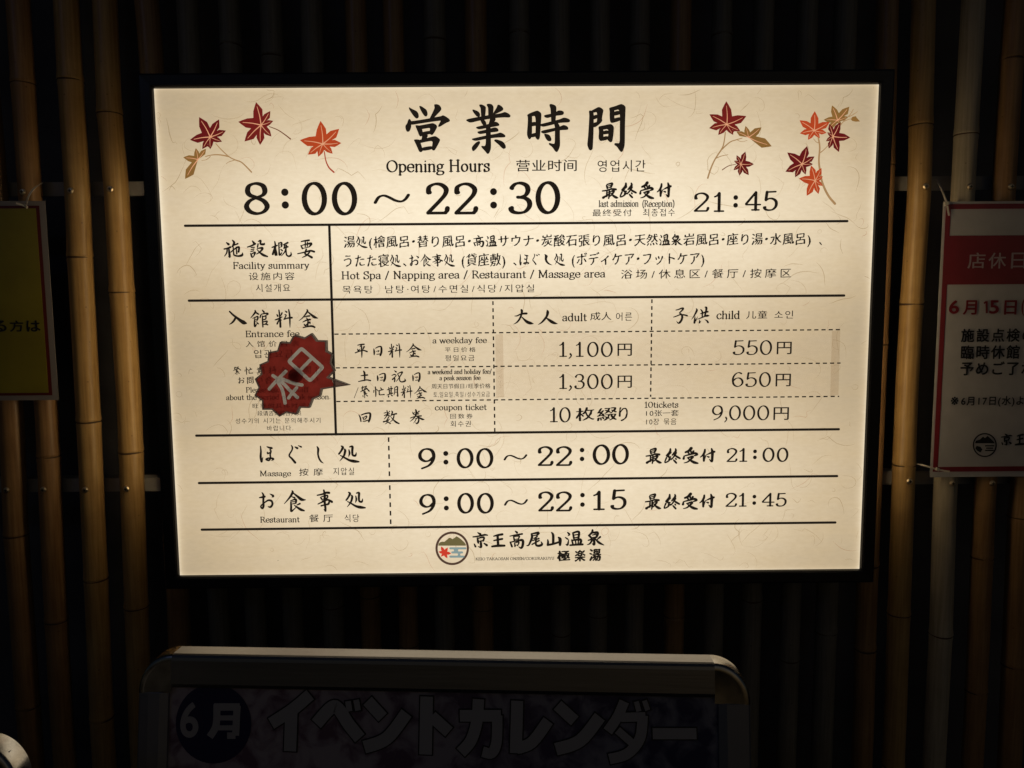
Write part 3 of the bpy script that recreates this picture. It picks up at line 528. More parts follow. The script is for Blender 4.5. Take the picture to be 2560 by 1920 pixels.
# ------------------------------------------------------------------ crop frames: (origin x, origin y, scale)
CR = {'A': (360,190,3.2529), 'B': (960,240,3.16), 'C': (1640,200,3.8138), 'D': (440,540,2.6976), 'E': (1240,540,2.4043),
      'F': (540,740,3.0722), 'G': (1220,740,2.4043), 'H': (480,1060,2.6976), 'I': (1000,1060,1.8746), 'J': (1040,1300,4.0963),
      'L': (1460,440,8.5077), 'M': (540,580,7.9), 'K': (1000,250,7.6276), 'Q': (1290,250,7.6276), 'N': (1160,1310,11.06),
      'O': (1340,1310,11.06), 'T': (620,820,6.914), 'R': (2100,0,1.7283), 'S': (2100,860,1.5652), 'U': (0,0,1.7292),
      'V': (300,1560,2.4578), 'W': (1100,1560,2.4578), 'P': (0,0,1.0)}
def PX(cr, x, y):
    a = CR[cr]; return a[0] + x/a[2], a[1] + y/a[2]
class Plane:
    """a flat printed face: p0 on it, ex/ez its axes; off = metres proud of it"""
    def __init__(s, p0, ex, ez):
        s.p0, s.ex, s.ez = Vector(p0), Vector(ex).normalized(), Vector(ez).normalized(); s.n = s.ex.cross(s.ez).normalized()
    def uv(s, cr, x, y):
        q = hit(*PX(cr, x, y), s.p0, s.n) - s.p0; return q.dot(s.ex), q.dot(s.ez)
    def w(s, u, v, off=0.0005): return s.p0 + s.ex*u + s.ez*v + s.n*off
SIGN = Plane((0, 0, SZ), (1, 0, 0), (0, 0, 1))     # n points to -Y, towards the viewer

def span(pl, cr, x0, x1, y0, y1):
    """x0..x1, y0(top)..y1(bottom) in a crop -> u0,u1,v_top,v_bottom on the plane"""
    ym, xm = (y0+y1)/2, (x0+x1)/2
    return pl.uv(cr, x0, ym)[0], pl.uv(cr, x1, ym)[0], pl.uv(cr, xm, y0)[1], pl.uv(cr, xm, y1)[1]
NARROW = {'・': .52, '、': .55, '(': .42, ')': .42, ' ': .45, '/': .55, ',': .3, '·': .4, '.': .3, '6': .6, '1': .6, '0': .6, '5': .6, '7': .6}
def cjk_geo(pl, cr, text, style, x0, x1, y0, y1, off=0.0006):
    u0, u1, vt, vb = span(pl, cr, x0, x1, y0, y1)
    em = (vt - vb) / 0.96 / (1.0 if STY[style][3] < 0.05 else 1.05)
    adv = [NARROW.get(c, 1.0) for c in text]
    first, last = adv[0], adv[-1]
    tot = sum(adv)
    pitch = (u1 - u0) / tot if tot > 1 else (u1 - u0)
    if len(text) > 1:
        # cells: ink of the first starts at u0, ink of last ends at u1
        cell = min(em, (u1-u0) / tot * 1.0) if (u1 - u0) / tot < em else em
        inner = tot - first/2 - last/2
        pitch = (u1 - u0 - (first + last) / 2 * cell) / inner
        sx = cell / em
    else:
        cell = u1 - u0; sx = cell / em
    parts = []; pos = u0 + first/2*cell; vc = (vt + vb) / 2
    for i, c in enumerate(text):
        if i: pos += (adv[i-1] + adv[i]) / 2 * pitch
        if c == ' ': continue
        V, Fc, bb = glyph(c, style)
        if style in ('brush', 'brushbold') and c in BR:
            g0 = bb; V, Fc, bb = BR[c]
            if len(text) > 1:
                sx_, sy_ = (g0[2]-g0[0])/(bb[2]-bb[0]), (g0[3]-g0[1])/(bb[3]-bb[1])
                V = [Vector((g0[0]+(v[0]-bb[0])*sx_, g0[1]+(v[1]-bb[1])*sy_)) for v in V]; bb = g0
        if len(text) == 1:
            kx = (u1-u0) / (bb[2]-bb[0]); kz = (vt-vb) / (bb[3]-bb[1]); cx, cz = (bb[0]+bb[2])/2, (bb[1]+bb[3])/2
        else:
            kx = em * sx * 0.98; kz = em; cx, cz = 0.5, 0.37
            if style in ('fine', 'hangul', 'clean'): kx = min(pitch*1.0, em*1.22) * (0.98 if style == 'hangul' else 1.02)
            if c in NARROW: cx = (bb[0]+bb[2])/2
            if c in '·・/(),.': pass
        o = off + (i % 2) * 2e-5
        parts.append(([pl.w(pos + (v.x-cx)*kx, vc + (v.y-cz)*kz, o) for v in V], Fc))
    return merge(*parts)
def rom_geo(pl, cr, text, x0, x1, base, cap, thick=.19, thin=.085, off=0.0006):
    """stroked roman line: base and cap are crop y of baseline and capital top"""
    u0, u1, vt, vb = span(pl, cr, x0, x1, cap, base)
    h = vt - vb
    tot = 0
    for c in text: tot += SF[c][0]
    side = 0.05
    k = (u1 - u0) / (tot - 2*side) ; sx = k / h
    parts = []; pos = u0 - side*k
    for i, c in enumerate(text):
        V, Fc, bb = sglyph(c, thick*min(1, max(.7, sx)), thin, sx)
        if V: parts.append(([pl.w(pos + v[0]*h, vb + v[1]*h, off + (i % 2)*2e-5) for v in V], Fc))
        pos += SF[c][0]*k
    return merge(*parts)
def fig_geo(pl, items, thick=.180, thin=.098):
    """figures placed one by one: (char, crop, x0, x1, ytop, ybot)"""
    parts = []
    for c, cr, x0, x1, y0, y1 in items:
        if c == ':':
            u0, u1, vt, vb = span(pl, cr, x0, x1, y0, y1); r = (u1-u0)/2
            for vv in (vt - r, vb + r):
                V, Fc = disc(((u0+u1)/2, vv), r, 16); parts.append(([pl.w(v[0], v[1], .0006) for v in V], Fc))
            continue
        u0, u1, vt, vb = span(pl, cr, x0, x1, y0, y1)
        if c == '~':
            h = (u1-u0)*0.9; V, Fc, bb = sglyph('~', .13*0.8, .085*.9, 1.0)
        else:
            h = vt - vb
            b1 = sglyph(c, thick*.9, thin*.9, 1.0)[2]; V, Fc, bb = sglyph(c, thick*.9, thin*.9, max(.6, min(1.5, (u1-u0)/h / (b1[2]-b1[0]))))
        kx = (u1-u0) / (bb[2]-bb[0]); kz = (vt-vb) / (bb[3]-bb[1])
        parts.append(([pl.w(u0 + (v[0]-bb[0])*kx, vb + (v[1]-bb[1])*kz, .0006) for v in V], Fc))
    return merge(*parts)
def bar_geo(pl, a, b, wpx, cr='P', off=.0005, round_=True):
    """straight printed rule between two photo points; width in photo pixels at its middle"""
    pa, pb = Vector(pl.uv(cr, *a)), Vector(pl.uv(cr, *b))
    mx, my = (a[0]+b[0])/2, (a[1]+b[1])/2
    s = (Vector(pl.uv(cr, mx+1, my)) - Vector(pl.uv(cr, mx, my))).length
    V, Fc = stroke_poly([pa, pb], lambda d, t: wpx*s, 6 if round_ else 1)
    return [pl.w(v[0], v[1], off) for v in V], Fc
def curve_geo(pl, cr, pts, wfun, off=.0005, n=6):
    P = [Vector(pl.uv(cr, *p)) for p in pts]
    mx = pts[len(pts)//2]; s = (Vector(pl.uv(cr, mx[0]+1, mx[1])) - Vector(pl.uv(cr, *mx))).length
    V, Fc = stroke_poly(catmull(P, n) if len(P) > 2 else P, lambda d, t: wfun(t)*s, 5)
    return [pl.w(v[0], v[1], off) for v in V], Fc
def poly_geo(pl, cr, pts, off=.0005, smooth=0, closed_cat=False):
    P = [Vector(pl.uv(cr, *p)) for p in pts]
    if closed_cat: P = catmull(P, 4, closed=True)
    for _ in range(smooth):
        Q = []
        for i in range(len(P)):
            a, b = P[i], P[(i+1) % len(P)]; Q += [a*.78 + b*.22, a*.22 + b*.78]
        P = Q
    t = tessellate_polygon([[Vector((p[0], p[1], 0)) for p in P]])
    return [pl.w(p[0], p[1], off) for p in P], [tuple(x) for x in t]

ALLTXT = ('营业时间영업시간最終受付最终최종접수施設概要设施内容시설개요湯処 (檜風呂・替り高温サウナ炭酸石張天然泉岩座水)、'
 'うたた寝お食事貸敷ほぐしボディケアフットケア浴场/休息区餐厅按摩목욕탕남여수면실식당지압입관요금入館料金馆价目表繁忙期間はお問い合わせ下さい'
 '旺季的具体段请咨询前台人员성수기의는문해주시바랍니다.平日格평일土祝周天节假토,축回数券회권大人成어른子供儿童소인円枚綴10张一套장묶음'
 '京王高尾山温極楽湯店休日6月15(施設点検の臨時休館予めご了承※17水よる方はイベントカレンダー·')
# ================================================================== SETTING
V, Fc = box((-3.5, 0.34, -0.02), (3.5, 0.46, 3.2)); wall = mk('wall', V, Fc, M_wall); wall['kind'] = 'structure'
V, Fc = box((-4, -4, -0.1), (4, 0.34, 0)); g_ = mk('ground', V, Fc, M_ground); g_['kind'] = 'structure'
load_glyphs(sorted(set(ALLTXT) - {' '}))

# ================================================================== BAMBOO SCREEN
PY = 0.120
def screw(p, parent, m_h, nrm=Vector((0, -1, 0))):
    """domed cross-head screw standing on the culm"""
    V, Fc = [], []
    prof = [(0.0058, 0.0), (0.0056, 0.0018), (0.0042, 0.0032), (0.0022, 0.0036)]
    n = 14
    for r, h in prof:
        for k in range(n):
            a = 2*math.pi*k/n; V.append(Vector((p.x + r*math.cos(a), p.y - h, p.z + r*math.sin(a))))
    for i in range(len(prof)-1):
        for k in range(n):
            a, b = i*n+k, i*n+(k+1) % n; Fc.append((a, b, b+n, a+n))
    Fc.append(tuple(range((len(prof)-1)*n, len(prof)*n)))
    s = mk('screw', V, Fc, m_h, parent, smooth=False)
    v1, f1 = box((p.x-.0028, p.y-.0040, p.z-.0007), (p.x+.0028, p.y-.0030, p.z+.0007))
    v2, f2 = box((p.x-.0007, p.y-.0039, p.z-.0028), (p.x+.0007, p.y-.0029, p.z+.0028))
    return s, merge((v1, f1), (v2, f2))
def pole(pts, nodes, kind, label, rad=0.0212, screws=(), ztop=2.42):
    """pts: centre line as (photo x, photo y); nodes: photo y of the rings"""
    W = [at_y(x, y, PY) for x, y in pts]
    W.sort(key=lambda v: v.z)
    def xat(z):
        if z <= W[0].z: return W[0].x + (W[0].x - W[min(1, len(W)-1)].x) * 0.5 * (W[0].z - z) / 1.0 if len(W) > 1 and False else W[0].x
        if z >= W[-1].z: return W[-1].x
        for a, b in zip(W, W[1:]):
            if a.z <= z <= b.z: return a.x + (b.x-a.x)*(z-a.z)/max(1e-6, b.z-a.z)
    zn = sorted([at_y(pts[0][0], y, PY).z for y in nodes])
    if not zn: zn = [1.2]
    while zn[0] > 0.35: zn.insert(0, zn[0] - random.uniform(.27, .36))
    while zn[-1] < ztop - .35: zn.append(zn[-1] + random.uniform(.28, .36))
    zs = {0.0, ztop}
    for z in zn:
        for d in (-.03, -.012, -.006, -.0028, -.0012, 0, .0015, .0035, .006, .012, .03): zs.add(round(z+d, 5))
    z = 0.05
    while z < ztop: zs.add(round(z, 5)); z += 0.05
    zs = sorted(v for v in zs if 0 <= v <= ztop)
    ns = 28; V, Fc = [], []
    ph = random.uniform(0, 6)
    for z in zs:
        r = rad * (1 - 0.05*z/ztop) * (1 + .006*math.sin(z*7+ph))
        dmin = min(((z - q) for q in zn), key=abs)
        r += 0.0013 * math.exp(-(dmin/0.009)**2)
        if -.004 < dmin < 0: r -= 0.0011
        cx = xat(z)
        ov = 0.02*math.sin(z*3+ph)
        for k in range(ns):
            a = 2*math.pi*k/ns
            V.append(Vector((cx + r*(1+ov)*math.cos(a), PY + r*(1-ov)*math.sin(a), z)))
    for i in range(len(zs)-1):
        for k in range(ns):
            a, b = i*ns+k, i*ns+(k+1) % ns; Fc.append((a, b, b+ns, a+ns))
    Fc.append(tuple(reversed(range(ns)))); Fc.append(tuple(range((len(zs)-1)*ns, len(zs)*ns)))
    root = thing('bamboo_pole', label, 'bamboo pole', Matrix.Translation((xat(0), PY, 0)), 'bamboo poles of the screen')
    mk('culm', V, Fc, BAM[kind], root, smooth=True)
    for z in zn:
        if z > 2.05 or z < .5: continue
        V, Fc = [], []
        cx = xat(z)
        for dz, rr in ((-.0038, -.0001), (-.0026, .00045), (-.0010, .0004), (.0002, -.0001)):
            r = rad*(1 - .05*z/ztop) + rr
            for k in range(ns):
                a = 2*math.pi*k/ns; V.append(Vector((cx + r*math.cos(a), PY + r*math.sin(a), z + dz + .0004*math.sin(a*3+ph))))
        for i in range(3):
            for k in range(ns):
                a, b = i*ns+k, i*ns+(k+1) % ns; Fc.append((a, b, b+ns, a+ns))
        mk('node_ring', V, Fc, M_node, root, smooth=True)
    slots = []
    for sx_, sy_ in screws:
        q = at_y(sx_, sy_, PY - rad)
        q.x = xat(q.z); q.y = PY - rad*.985 - .0006
        s, geo = screw(q, root, M_screw); mk('screw_slot', geo[0], geo[1], M_screwdark, s)
    return root
pole([(-60,-100),(-12,480),(29,1052),(40,1330),(55,1538),(75,1827)], [560, 1336, 1764], 'brown', 'dim brown bamboo pole at the left photo edge, running behind the yellow notice', screws=[(22,1225)])
pole([(45,0),(58,208),(75,480),(118,1052),(136,1451),(153,1770)], [208, 700, 1139, 1550], 'brown', 'brown bamboo pole behind the yellow notice, under its white cable tie', .0202, [(58,480),(110,1224)])
pole([(165,0),(176,200),(194,480),(200,642),(222,1052),(240,1446),(256,1830)], [200, 642, 1052, 1446, 1793], 'gold', 'golden brown bamboo pole just right of the yellow notice', .0215, [(174,477),(214,1224)])
pole([(262,0),(274,283),(292,480),(305,729),(324,1018),(341,1515),(352,1830)], [283, 729, 1128, 1515], 'gold', 'bright golden bamboo pole nearest the left edge of the lit sign', .0215, [(272,473),(309,1222)])
pole([(366,0),(376,100),(398,480),(440,1400),(446,1500),(458,1900)], [-60, 500, 1350, 1790], 'brown', 'dim bamboo pole hidden behind the left frame bar of the lit sign')
ORD = ['first', 'second', 'third', 'fourth', 'fifth', 'sixth', 'seventh', 'eighth', 'ninth', 'tenth', 'eleventh', 'twelfth', 'thirteenth', 'fourteenth', 'fifteenth', 'sixteenth', 'seventeenth']
for k in range(17):
    xb = 446 + (2163-446)/18*(k+1) + random.uniform(-5, 5); xt = 376 + (2217-376)/18*(k+1) + random.uniform(-6, 6)
    ny = random.uniform(80, 420)
    pole([(xt,100),(xb,1500)], [ny, ny+440, ny+880+random.uniform(-20, 20), ny+1290], random.choice(['grey', 'grey', 'grey', 'brown']),
         'dim bamboo pole above and below the lit sign, %s of seventeen from the left' % ORD[k], random.uniform(.0185, .0205))
pole([(2219,0),(2216,116),(2208,480),(2190,900),(2166,1500),(2158,1820)], [413, 859, 1410, 1620], 'brown', 'bamboo pole peeping out along the right frame bar of the lit sign', .0195)
pole([(2309,0),(2302,312),(2299,463),(2279,758),(2266,988),(2260,1160),(2247,1531),(2237,1818)], [312, 758, 1159, 1531], 'gold', 'bright golden bamboo pole between the lit sign and the red and white notice', .0205, [(2308,466),(2281,1203)])
pole([(2434,0),(2420,250),(2407,480),(2385,860),(2362,1243),(2352,1582),(2336,1882)], [335, 800, 1582], 'pale', 'pale grey weathered bamboo pole behind the red and white notice', .0205, [(2421,467),(2387,1208)])
pole([(2540,0),(2531,116),(2513,405),(2487,860),(2461,1243),(2442,1690),(2432,1882)], [147, 900, 1390, 1723], 'brown', 'brown bamboo pole behind the middle of the red and white notice', .0195, [(2520,467),(2481,1208)])
pole([(2650,0),(2612,480),(2555,1243),(2550,1288),(2534,1659),(2524,1900)], [300, 800, 1288, 1659], 'brown', 'brown bamboo pole at the right photo edge, seen only below the notice')
# rails the poles are screwed to
for (ya, yb, lab) in ((454, 489, 'upper grey metal rail behind the bamboo poles, beside the opening times'), (1195, 1228, 'lower grey metal rail behind the bamboo poles, beside the massage hours')):
    za, zb = at_y(340, ya, PY+.022).z, at_y(340, yb, PY+.022).z
    V, Fc = box((-1.6, PY+.0215, zb), (1.6, PY+.0275, za)); V2, F2 = box((-1.6, PY+.0275, za-.003), (1.6, PY+.05, za))
    r_ = mk('rail', *merge((V, Fc), (V2, F2)), M_rail); setp(r_, lab, 'rail', 'rails of the bamboo screen')

# ================================================================== LIT SIGN
hw, hh = SW/2, SH/2
sign = thing('lightbox_sign', 'backlit cream sign in a black frame showing opening hours and prices', 'sign', Matrix.Translation((0, 0.05, SZ)))
BW = 0.0235
def frame_bar(side):
    # profile across the bar: distance outwards, y
    prof = [(0.0, -0.0008), (0.0015, -0.0045), (0.004, -0.0072), (0.0195, -0.0080), (0.0225, -0.0062), (BW, -0.002), (BW, 0.012), (0.0, 0.012)]
    V = []
    for e in (-1, 1):
        for d, y in prof:
            if side in 'LR': s = -1 if side == 'L' else 1; V.append((s*(hw+d), y, SZ + e*(hh+d)))
            else: s = 1 if side == 'T' else -1; V.append((e*(hw+d), y, SZ + s*(hh+d)))
    n = len(prof); Fc = [(i, (i+1) % n, (i+1) % n + n, i+n) for i in range(n)] + [tuple(range(n)), tuple(reversed(range(n, 2*n)))]
    return V, Fc
for s_ in 'TBLR': mk('frame_bar', *frame_bar(s_), M_frame, sign)
V, Fc = box((-hw-BW+.0015, .0126, SZ-hh-BW+.0015), (hw+BW-.0015, .0985, SZ+hh+BW-.0015)); mk('case', V, Fc, M_case, sign)
for s_ in (-1, 1):
    x0, x1 = sorted((s_*(hw+BW-.0012), s_*(hw+BW+.0006))); V, Fc = box((x0, .016, SZ-hh+.13), (x1, .050, SZ+hh-.12)); mk('added_glow_strip', V, Fc, M_side, sign)  # glowing strips added on the unseen case sides to light the poles
# panel as a sheet whose own coordinates are centred on it
me = bpy.data.meshes.new('panel'); me.from_pydata([(-hw,0,-hh),(hw,0,-hh),(hw,0,hh),(-hw,0,hh),(-hw,.003,-hh),(hw,.003,-hh),(hw,.003,hh),(-hw,.003,hh)], [], [(0,1,2,3),(7,6,5,4),(0,4,5,1),(1,5,6,2),(2,6,7,3),(3,7,4,0)])
me.materials.append(M_panel); panel = bpy.data.objects.new('panel', me); COL.objects.link(panel); panel.parent = sign; panel.location = (0, -0.05, 0)
WM[panel.name] = Matrix.Translation((0, 0, SZ))

# paper fibres in the print
M_fib = [mat_film('paper_fibre_brown', (0.74, 0.69, 0.62)), mat_film('paper_fibre_faint', (0.86, 0.83, 0.79)), mat_film('paper_fibre_pink', (0.84, 0.72, 0.68))]
for mi, cnt in ((0, 150), (1, 420), (2, 70)):
    parts = []
    for i in range(cnt):
        x, z = random.uniform(-hw, hw), random.uniform(-hh, hh); a = random.gauss(0, .8); L = random.uniform(.012, .075) if mi else random.uniform(.015, .085)
        if random.random() < .3: a += math.pi/2
        cur = random.gauss(0, .8); P = []; n = 12
        for k in range(n):
            P.append(Vector((x, z))); x += math.cos(a)*L/n; z += math.sin(a)*L/n; a += cur*random.uniform(.1, .35); cur += random.gauss(0, .4)
            if random.random() < .05: a += random.choice((-1, 1))*1.2
        P = [p for p in P if abs(p.x) < hw-.002 and abs(p.y) < hh-.002]
        if len(P) < 4: continue
        w0 = random.uniform(.0004, .0009)
        v, f = stroke_poly(P, lambda d, t: w0*(0.35 + 1.3*math.sin(math.pi*min(1, max(0, t)))), 1)
        parts.append(([SIGN.w(q[0], q[1], .0003 + mi*2e-5) for q in v], f))
    o = mk('paper_fibres', *merge(*parts), M_fib[mi], panel); o['kind'] = 'stuff'

# ---- rules
for a, b in (((463,564.5),(2118,552.9)), ((472.6,751.7),(2110,738.8)), ((491,1089),(2096.7,1073)), ((497.8,1207.5),(2092.5,1190)), ((504.8,1324),(2088,1306))):
    mk('rule', *bar_geo(SIGN, a, b, 6.1, off=.0005), M_ink, sign)
mk('rule', *bar_geo(SIGN, (823.5,565), (840,1086), 6.3, off=.0007), M_ink, sign)
def dashes(a, b, period, dash, wpx):
    a, b = Vector(a), Vector(b); L = (b-a).length; d = (b-a)/L; t = 0; parts = []
    while t < L - 2:
        p, q = a + d*t, a + d*min(L, t+dash); parts.append(bar_geo(SIGN, tuple(p), tuple(q), wpx, off=.0006, round_=False)); t += period
    return merge(*parts)
for a, b, pr, ds, wp in (((1232.3,753),(1237,1080),17.6,9.6,3.6), ((1629.7,748.3),(1626.4,992),17,9.5,3.6), ((836,835.4),(2105,824),17.9,10.6,3.2),
                         ((839.5,919.7),(2101,907.6),17.9,10.6,3.2), ((841,1003.7),(2097.6,990.8),17.9,10.6,3.2), ((971.6,1093),(974,1200),21.3,11.8,4), ((974.5,1213),(977,1311),21.3,11.8,4)):
    mk('dashed_rule', *dashes(a, b, pr, ds, wp), M_ink, sign)

# ---- heading characters, each stroke an outlined brush mark
def inset(pts, d):
    P = [Vector(p) for p in pts]; n = len(P); out = []
    for i in range(n):
        a, b, c = P[i-1], P[i], P[(i+1) % n]; e1 = (b-a).normalized(); e2 = (c-b).normalized()
        n1, n2 = Vector((-e1.y, e1.x)), Vector((-e2.y, e2.x)); bis = n1 + n2
        k = d / max(.45, bis.length/2 * 1.0); bis = bis.normalized() if bis.length > 1e-6 else n1
        out.append(tuple(b + bis*k))
    return out
KEI = ['178,148 215,172 275,200 322,225 350,275 352,330 325,350 300,340 255,290 205,215 180,170',
 '375,120 410,128 455,160 500,190 520,250 518,290 498,312 470,300 430,245 385,160',
 '660,90 710,88 750,105 780,150 783,180 760,215 700,275 645,335 610,375 570,360 600,300 640,220 670,150 660,115',
 '178,367 200,385 212,420 208,480 205,530 180,590 150,603 128,590 110,530 112,490 145,450 160,390',
 '190,414 300,402 500,370 700,332 790,315 820,298 860,315 940,370 945,400 930,412 880,430 815,470 760,505 735,505 740,480 780,410 790,385 600,410 400,440 195,474',
 '303,490 340,492 400,500 410,540 430,620 440,660 400,693 375,680 345,600 310,520',
 '330,500 400,490 560,460 630,447 690,480 703,510 690,545 660,600 620,660 600,662 575,645 570,600 590,520 450,545 395,555',
 '420,620 580,590 600,640 480,660 425,670', '425,650 510,650 528,685 500,730 470,790 410,785 430,700',
 '272,765 300,758 380,765 385,820 420,920 430,970 400,992 370,980 345,920 300,820',
 '360,770 500,738 640,700 680,697 755,750 757,775 720,850 660,955 635,958 610,940 620,880 635,770 500,790 375,820', '405,916 620,880 625,935 420,970']
GYO = ['1390,188 1430,200 1490,225 1520,265 1518,310 1495,320 1460,305 1410,240 1388,205',
 '1518,95 1560,92 1630,130 1630,180 1620,300 1610,360 1560,360 1550,260 1545,150 1520,115',
 '1660,85 1700,78 1750,90 1778,130 1775,200 1765,290 1760,345 1690,350 1690,220 1685,140 1662,105',
 '1865,100 1890,97 1940,130 1965,165 1960,190 1920,215 1800,272 1780,270 1785,250 1850,150',
 '1268,385 1300,368 1500,330 1700,295 1900,268 1960,250 2000,235 2060,260 2100,295 2100,315 2080,330 1980,325 1850,335 1700,355 1500,390 1340,432 1275,395',
 '1530,365 1590,368 1640,430 1638,495 1600,490 1560,440', '1725,335 1800,330 1822,370 1790,420 1730,480 1690,480 1715,400',
 '1457,525 1480,515 1700,465 1800,420 1850,428 1888,465 1885,485 1860,492 1700,520 1510,558 1460,535',
 '1483,612 1520,600 1700,560 1800,528 1850,540 1875,575 1865,600 1700,615 1530,648 1490,630',
 '1378,745 1420,735 1640,685 1850,650 1910,627 1960,645 2005,680 2000,708 1850,710 1640,735 1450,778 1385,760',
 '1645,470 1720,465 1725,700 1730,905 1715,970 1690,1018 1665,1022 1640,985 1555,895 1560,880 1640,893 1645,700',
 '1510,790 1525,810 1500,860 1450,930 1400,973 1380,955 1375,910 1400,870 1460,810',
 '1802,770 1825,755 1920,782 1970,810 2010,870 2010,915 1980,928 1950,915 1890,850 1810,785']
JI = ['218,290 245,275 300,290 300,450 298,650 290,710 265,745 240,735 213,655 228,500 235,330',
 '235,275 300,245 405,207 440,225 478,260 475,350 460,550 450,720 425,755 400,745 370,700 380,640 383,290 300,310 260,300',
 '290,440 345,422 390,435 390,485 340,490 290,500', '285,655 390,628 390,690 285,712',
 '645,90 670,82 740,105 763,135 762,200 745,440 680,440 675,350 665,160 645,115',
 '540,302 570,290 660,272 760,240 805,208 860,208 900,225 908,250 895,275 860,285 760,295 665,320 600,340 550,325',
 '455,470 540,450 680,415 760,395 850,372 905,343 960,350 1015,375 1027,400 1010,422 900,425 800,435 680,470 520,508 470,490',
 '482,605 510,588 640,560 760,535 840,515 905,483 950,495 990,525 990,555 970,565 880,568 760,580 640,612 530,638 490,620',
 '725,425 790,435 825,490 830,540 830,700 835,860 815,930 785,985 765,985 740,960 700,895 630,845 635,825 680,838 745,850 748,700 750,520 735,470',
 '540,650 600,658 640,680 670,740 665,775 640,785 600,770 560,710']
KAN = ['1395,215 1420,205 1475,235 1475,400 1470,650 1460,850 1455,935 1425,958 1395,945 1365,860 1370,810 1385,650 1400,400 1405,280',
 '1420,220 1480,190 1570,140 1610,150 1660,190 1655,230 1640,300 1630,370 1640,385 1625,420 1560,480 1505,515 1470,510 1480,470 1545,430 1555,350 1550,215 1480,240',
 '1460,310 1555,283 1555,343 1460,372', '1460,450 1550,423 1560,480 1500,515 1460,510',
 '1780,160 1810,150 1870,170 1868,300 1870,370 1900,400 1830,437 1800,415 1790,300 1795,220',
 '1790,150 1880,130 2000,83 2040,95 2083,130 2080,200 2070,500 2068,860 2040,950 2020,985 2000,985 1970,950 1930,885 1880,855 1885,830 1920,830 1985,835 1985,600 1990,160 1870,200',
 '1860,240 1930,212 1995,225 1995,268 1860,300', '1860,360 1990,330 1990,390 1830,437 1810,420',
 '1575,520 1600,505 1660,520 1660,720 1660,745 1630,780 1600,770 1578,720 1590,600',
 '1585,508 1680,492 1795,465 1830,478 1860,515 1855,600 1845,700 1830,790 1800,803 1770,780 1745,745 1765,700 1770,540 1660,565',
 '1650,610 1720,583 1775,600 1770,640 1650,655', '1645,715 1720,695 1765,705 1765,745 1630,780']
for cr, lst in (('K', KEI), ('K', GYO), ('Q', JI), ('Q', KAN)):
    parts = []
    for i, s_ in enumerate(lst):
        pts = [tuple(map(float, q.split(','))) for q in s_.split()]
        ar = sum(pts[k][0]*pts[(k+1) % len(pts)][1] - pts[k][1]*pts[(k+1) % len(pts)][0] for k in range(len(pts)))
        if ar < 0: pts = pts[::-1]
        parts.append(poly_geo(SIGN, cr, inset(pts, -8.0), .0005 + (i % 4)*2e-5, smooth=2))
    mk('heading_character', *merge(*parts), M_ink, sign)

# ---- opening times, figure by figure
def figs(*items, **k): mk('time_lettering', *fig_geo(SIGN, items, **k), M_ink, sign)
figs(('8','A',810,1022,862,1132), (':','A',1118,1178,915,1080), ('0','A',1282,1490,860,1135), ('0','A',1527,1735,860,1135), ('~','A',1867,2165,958,1040))
figs(('2','B',330,520,683,938), ('2','B',553,745,683,938), (':','B',838,893,728,890), ('3','B',980,1172,676,936), ('0','B',1196,1393,672,935))
figs(('2','C',360,510,1072,1258), ('1','C',550,652,1068,1262), (':','C',736,781,1098,1218), ('4','C',847,1003,1060,1250), ('5','C',1018,1162,1055,1250), thick=.17, thin=.095)
figs(('9','I',85,167,112,212), (':','I',203,227,126,190), ('0','I',265,345,112,208), ('0','I',357,438,112,208), ('~','I',485,597,142,170))
figs(('2','I',645,720,103,197), ('2','I',730,808,103,197), (':','I',842,864,111,174), ('0','I',902,985,95,192), ('0','I',993,1073,93,190))
figs(('2','I',1530,1582,112,178), ('1','I',1590,1628,112,178), (':','I',1654,1672,119,165), ('0','I',1698,1755,110,178), ('0','I',1765,1820,110,178), thick=.17, thin=.095)
figs(('9','I',90,168,327,425), (':','I',205,229,338,405), ('0','I',268,347,322,420), ('0','I',360,440,322,420), ('~','I',487,600,352,382))
figs(('2','I',647,722,315,410), ('2','I',730,808,315,410), (':','I',844,866,322,388), ('1','I',905,960,312,405), ('5','I',985,1062,305,402))
figs(('2','I',1525,1580,322,388), ('1','I',1588,1625,322,388), (':','I',1651,1669,331,379), ('4','I',1695,1755,322,387), ('5','I',1760,1812,322,387), thick=.17, thin=.095)
# prices
def price(*items, **k): mk('price_lettering', *fig_geo(SIGN, items, **k), M_ink, sign)
TN = dict(thick=.150, thin=.072)
price(('1','G',428,475,275,367), (',','G',484,505,342,378), ('1','G',528,575,275,367), ('0','G',595,665,275,367), ('0','G',678,750,275,367), **TN)
price(('1','G',428,475,468,560), (',','G',484,505,535,571), ('3','G',518,582,468,560), ('0','G',595,665,468,560), ('0','G',678,750,468,560), **TN)
price(('5','G',1470,1542,265,355), ('5','G',1552,1622,265,355), ('0','G',1633,1707,265,355), **TN)
price(('6','G',1465,1536,457,547), ('5','G',1546,1616,457,547), ('0','G',1628,1700,457,547), **TN)
price(('9','G',1345,1412,657,747), (',','G',1420,1438,724,760), ('0','G',1448,1520,657,747), ('0','G',1532,1606,657,747), ('0','G',1617,1690,657,747), **TN)
price(('1','G',372,420,668,760), ('0','G',428,497,668,760), **TN)

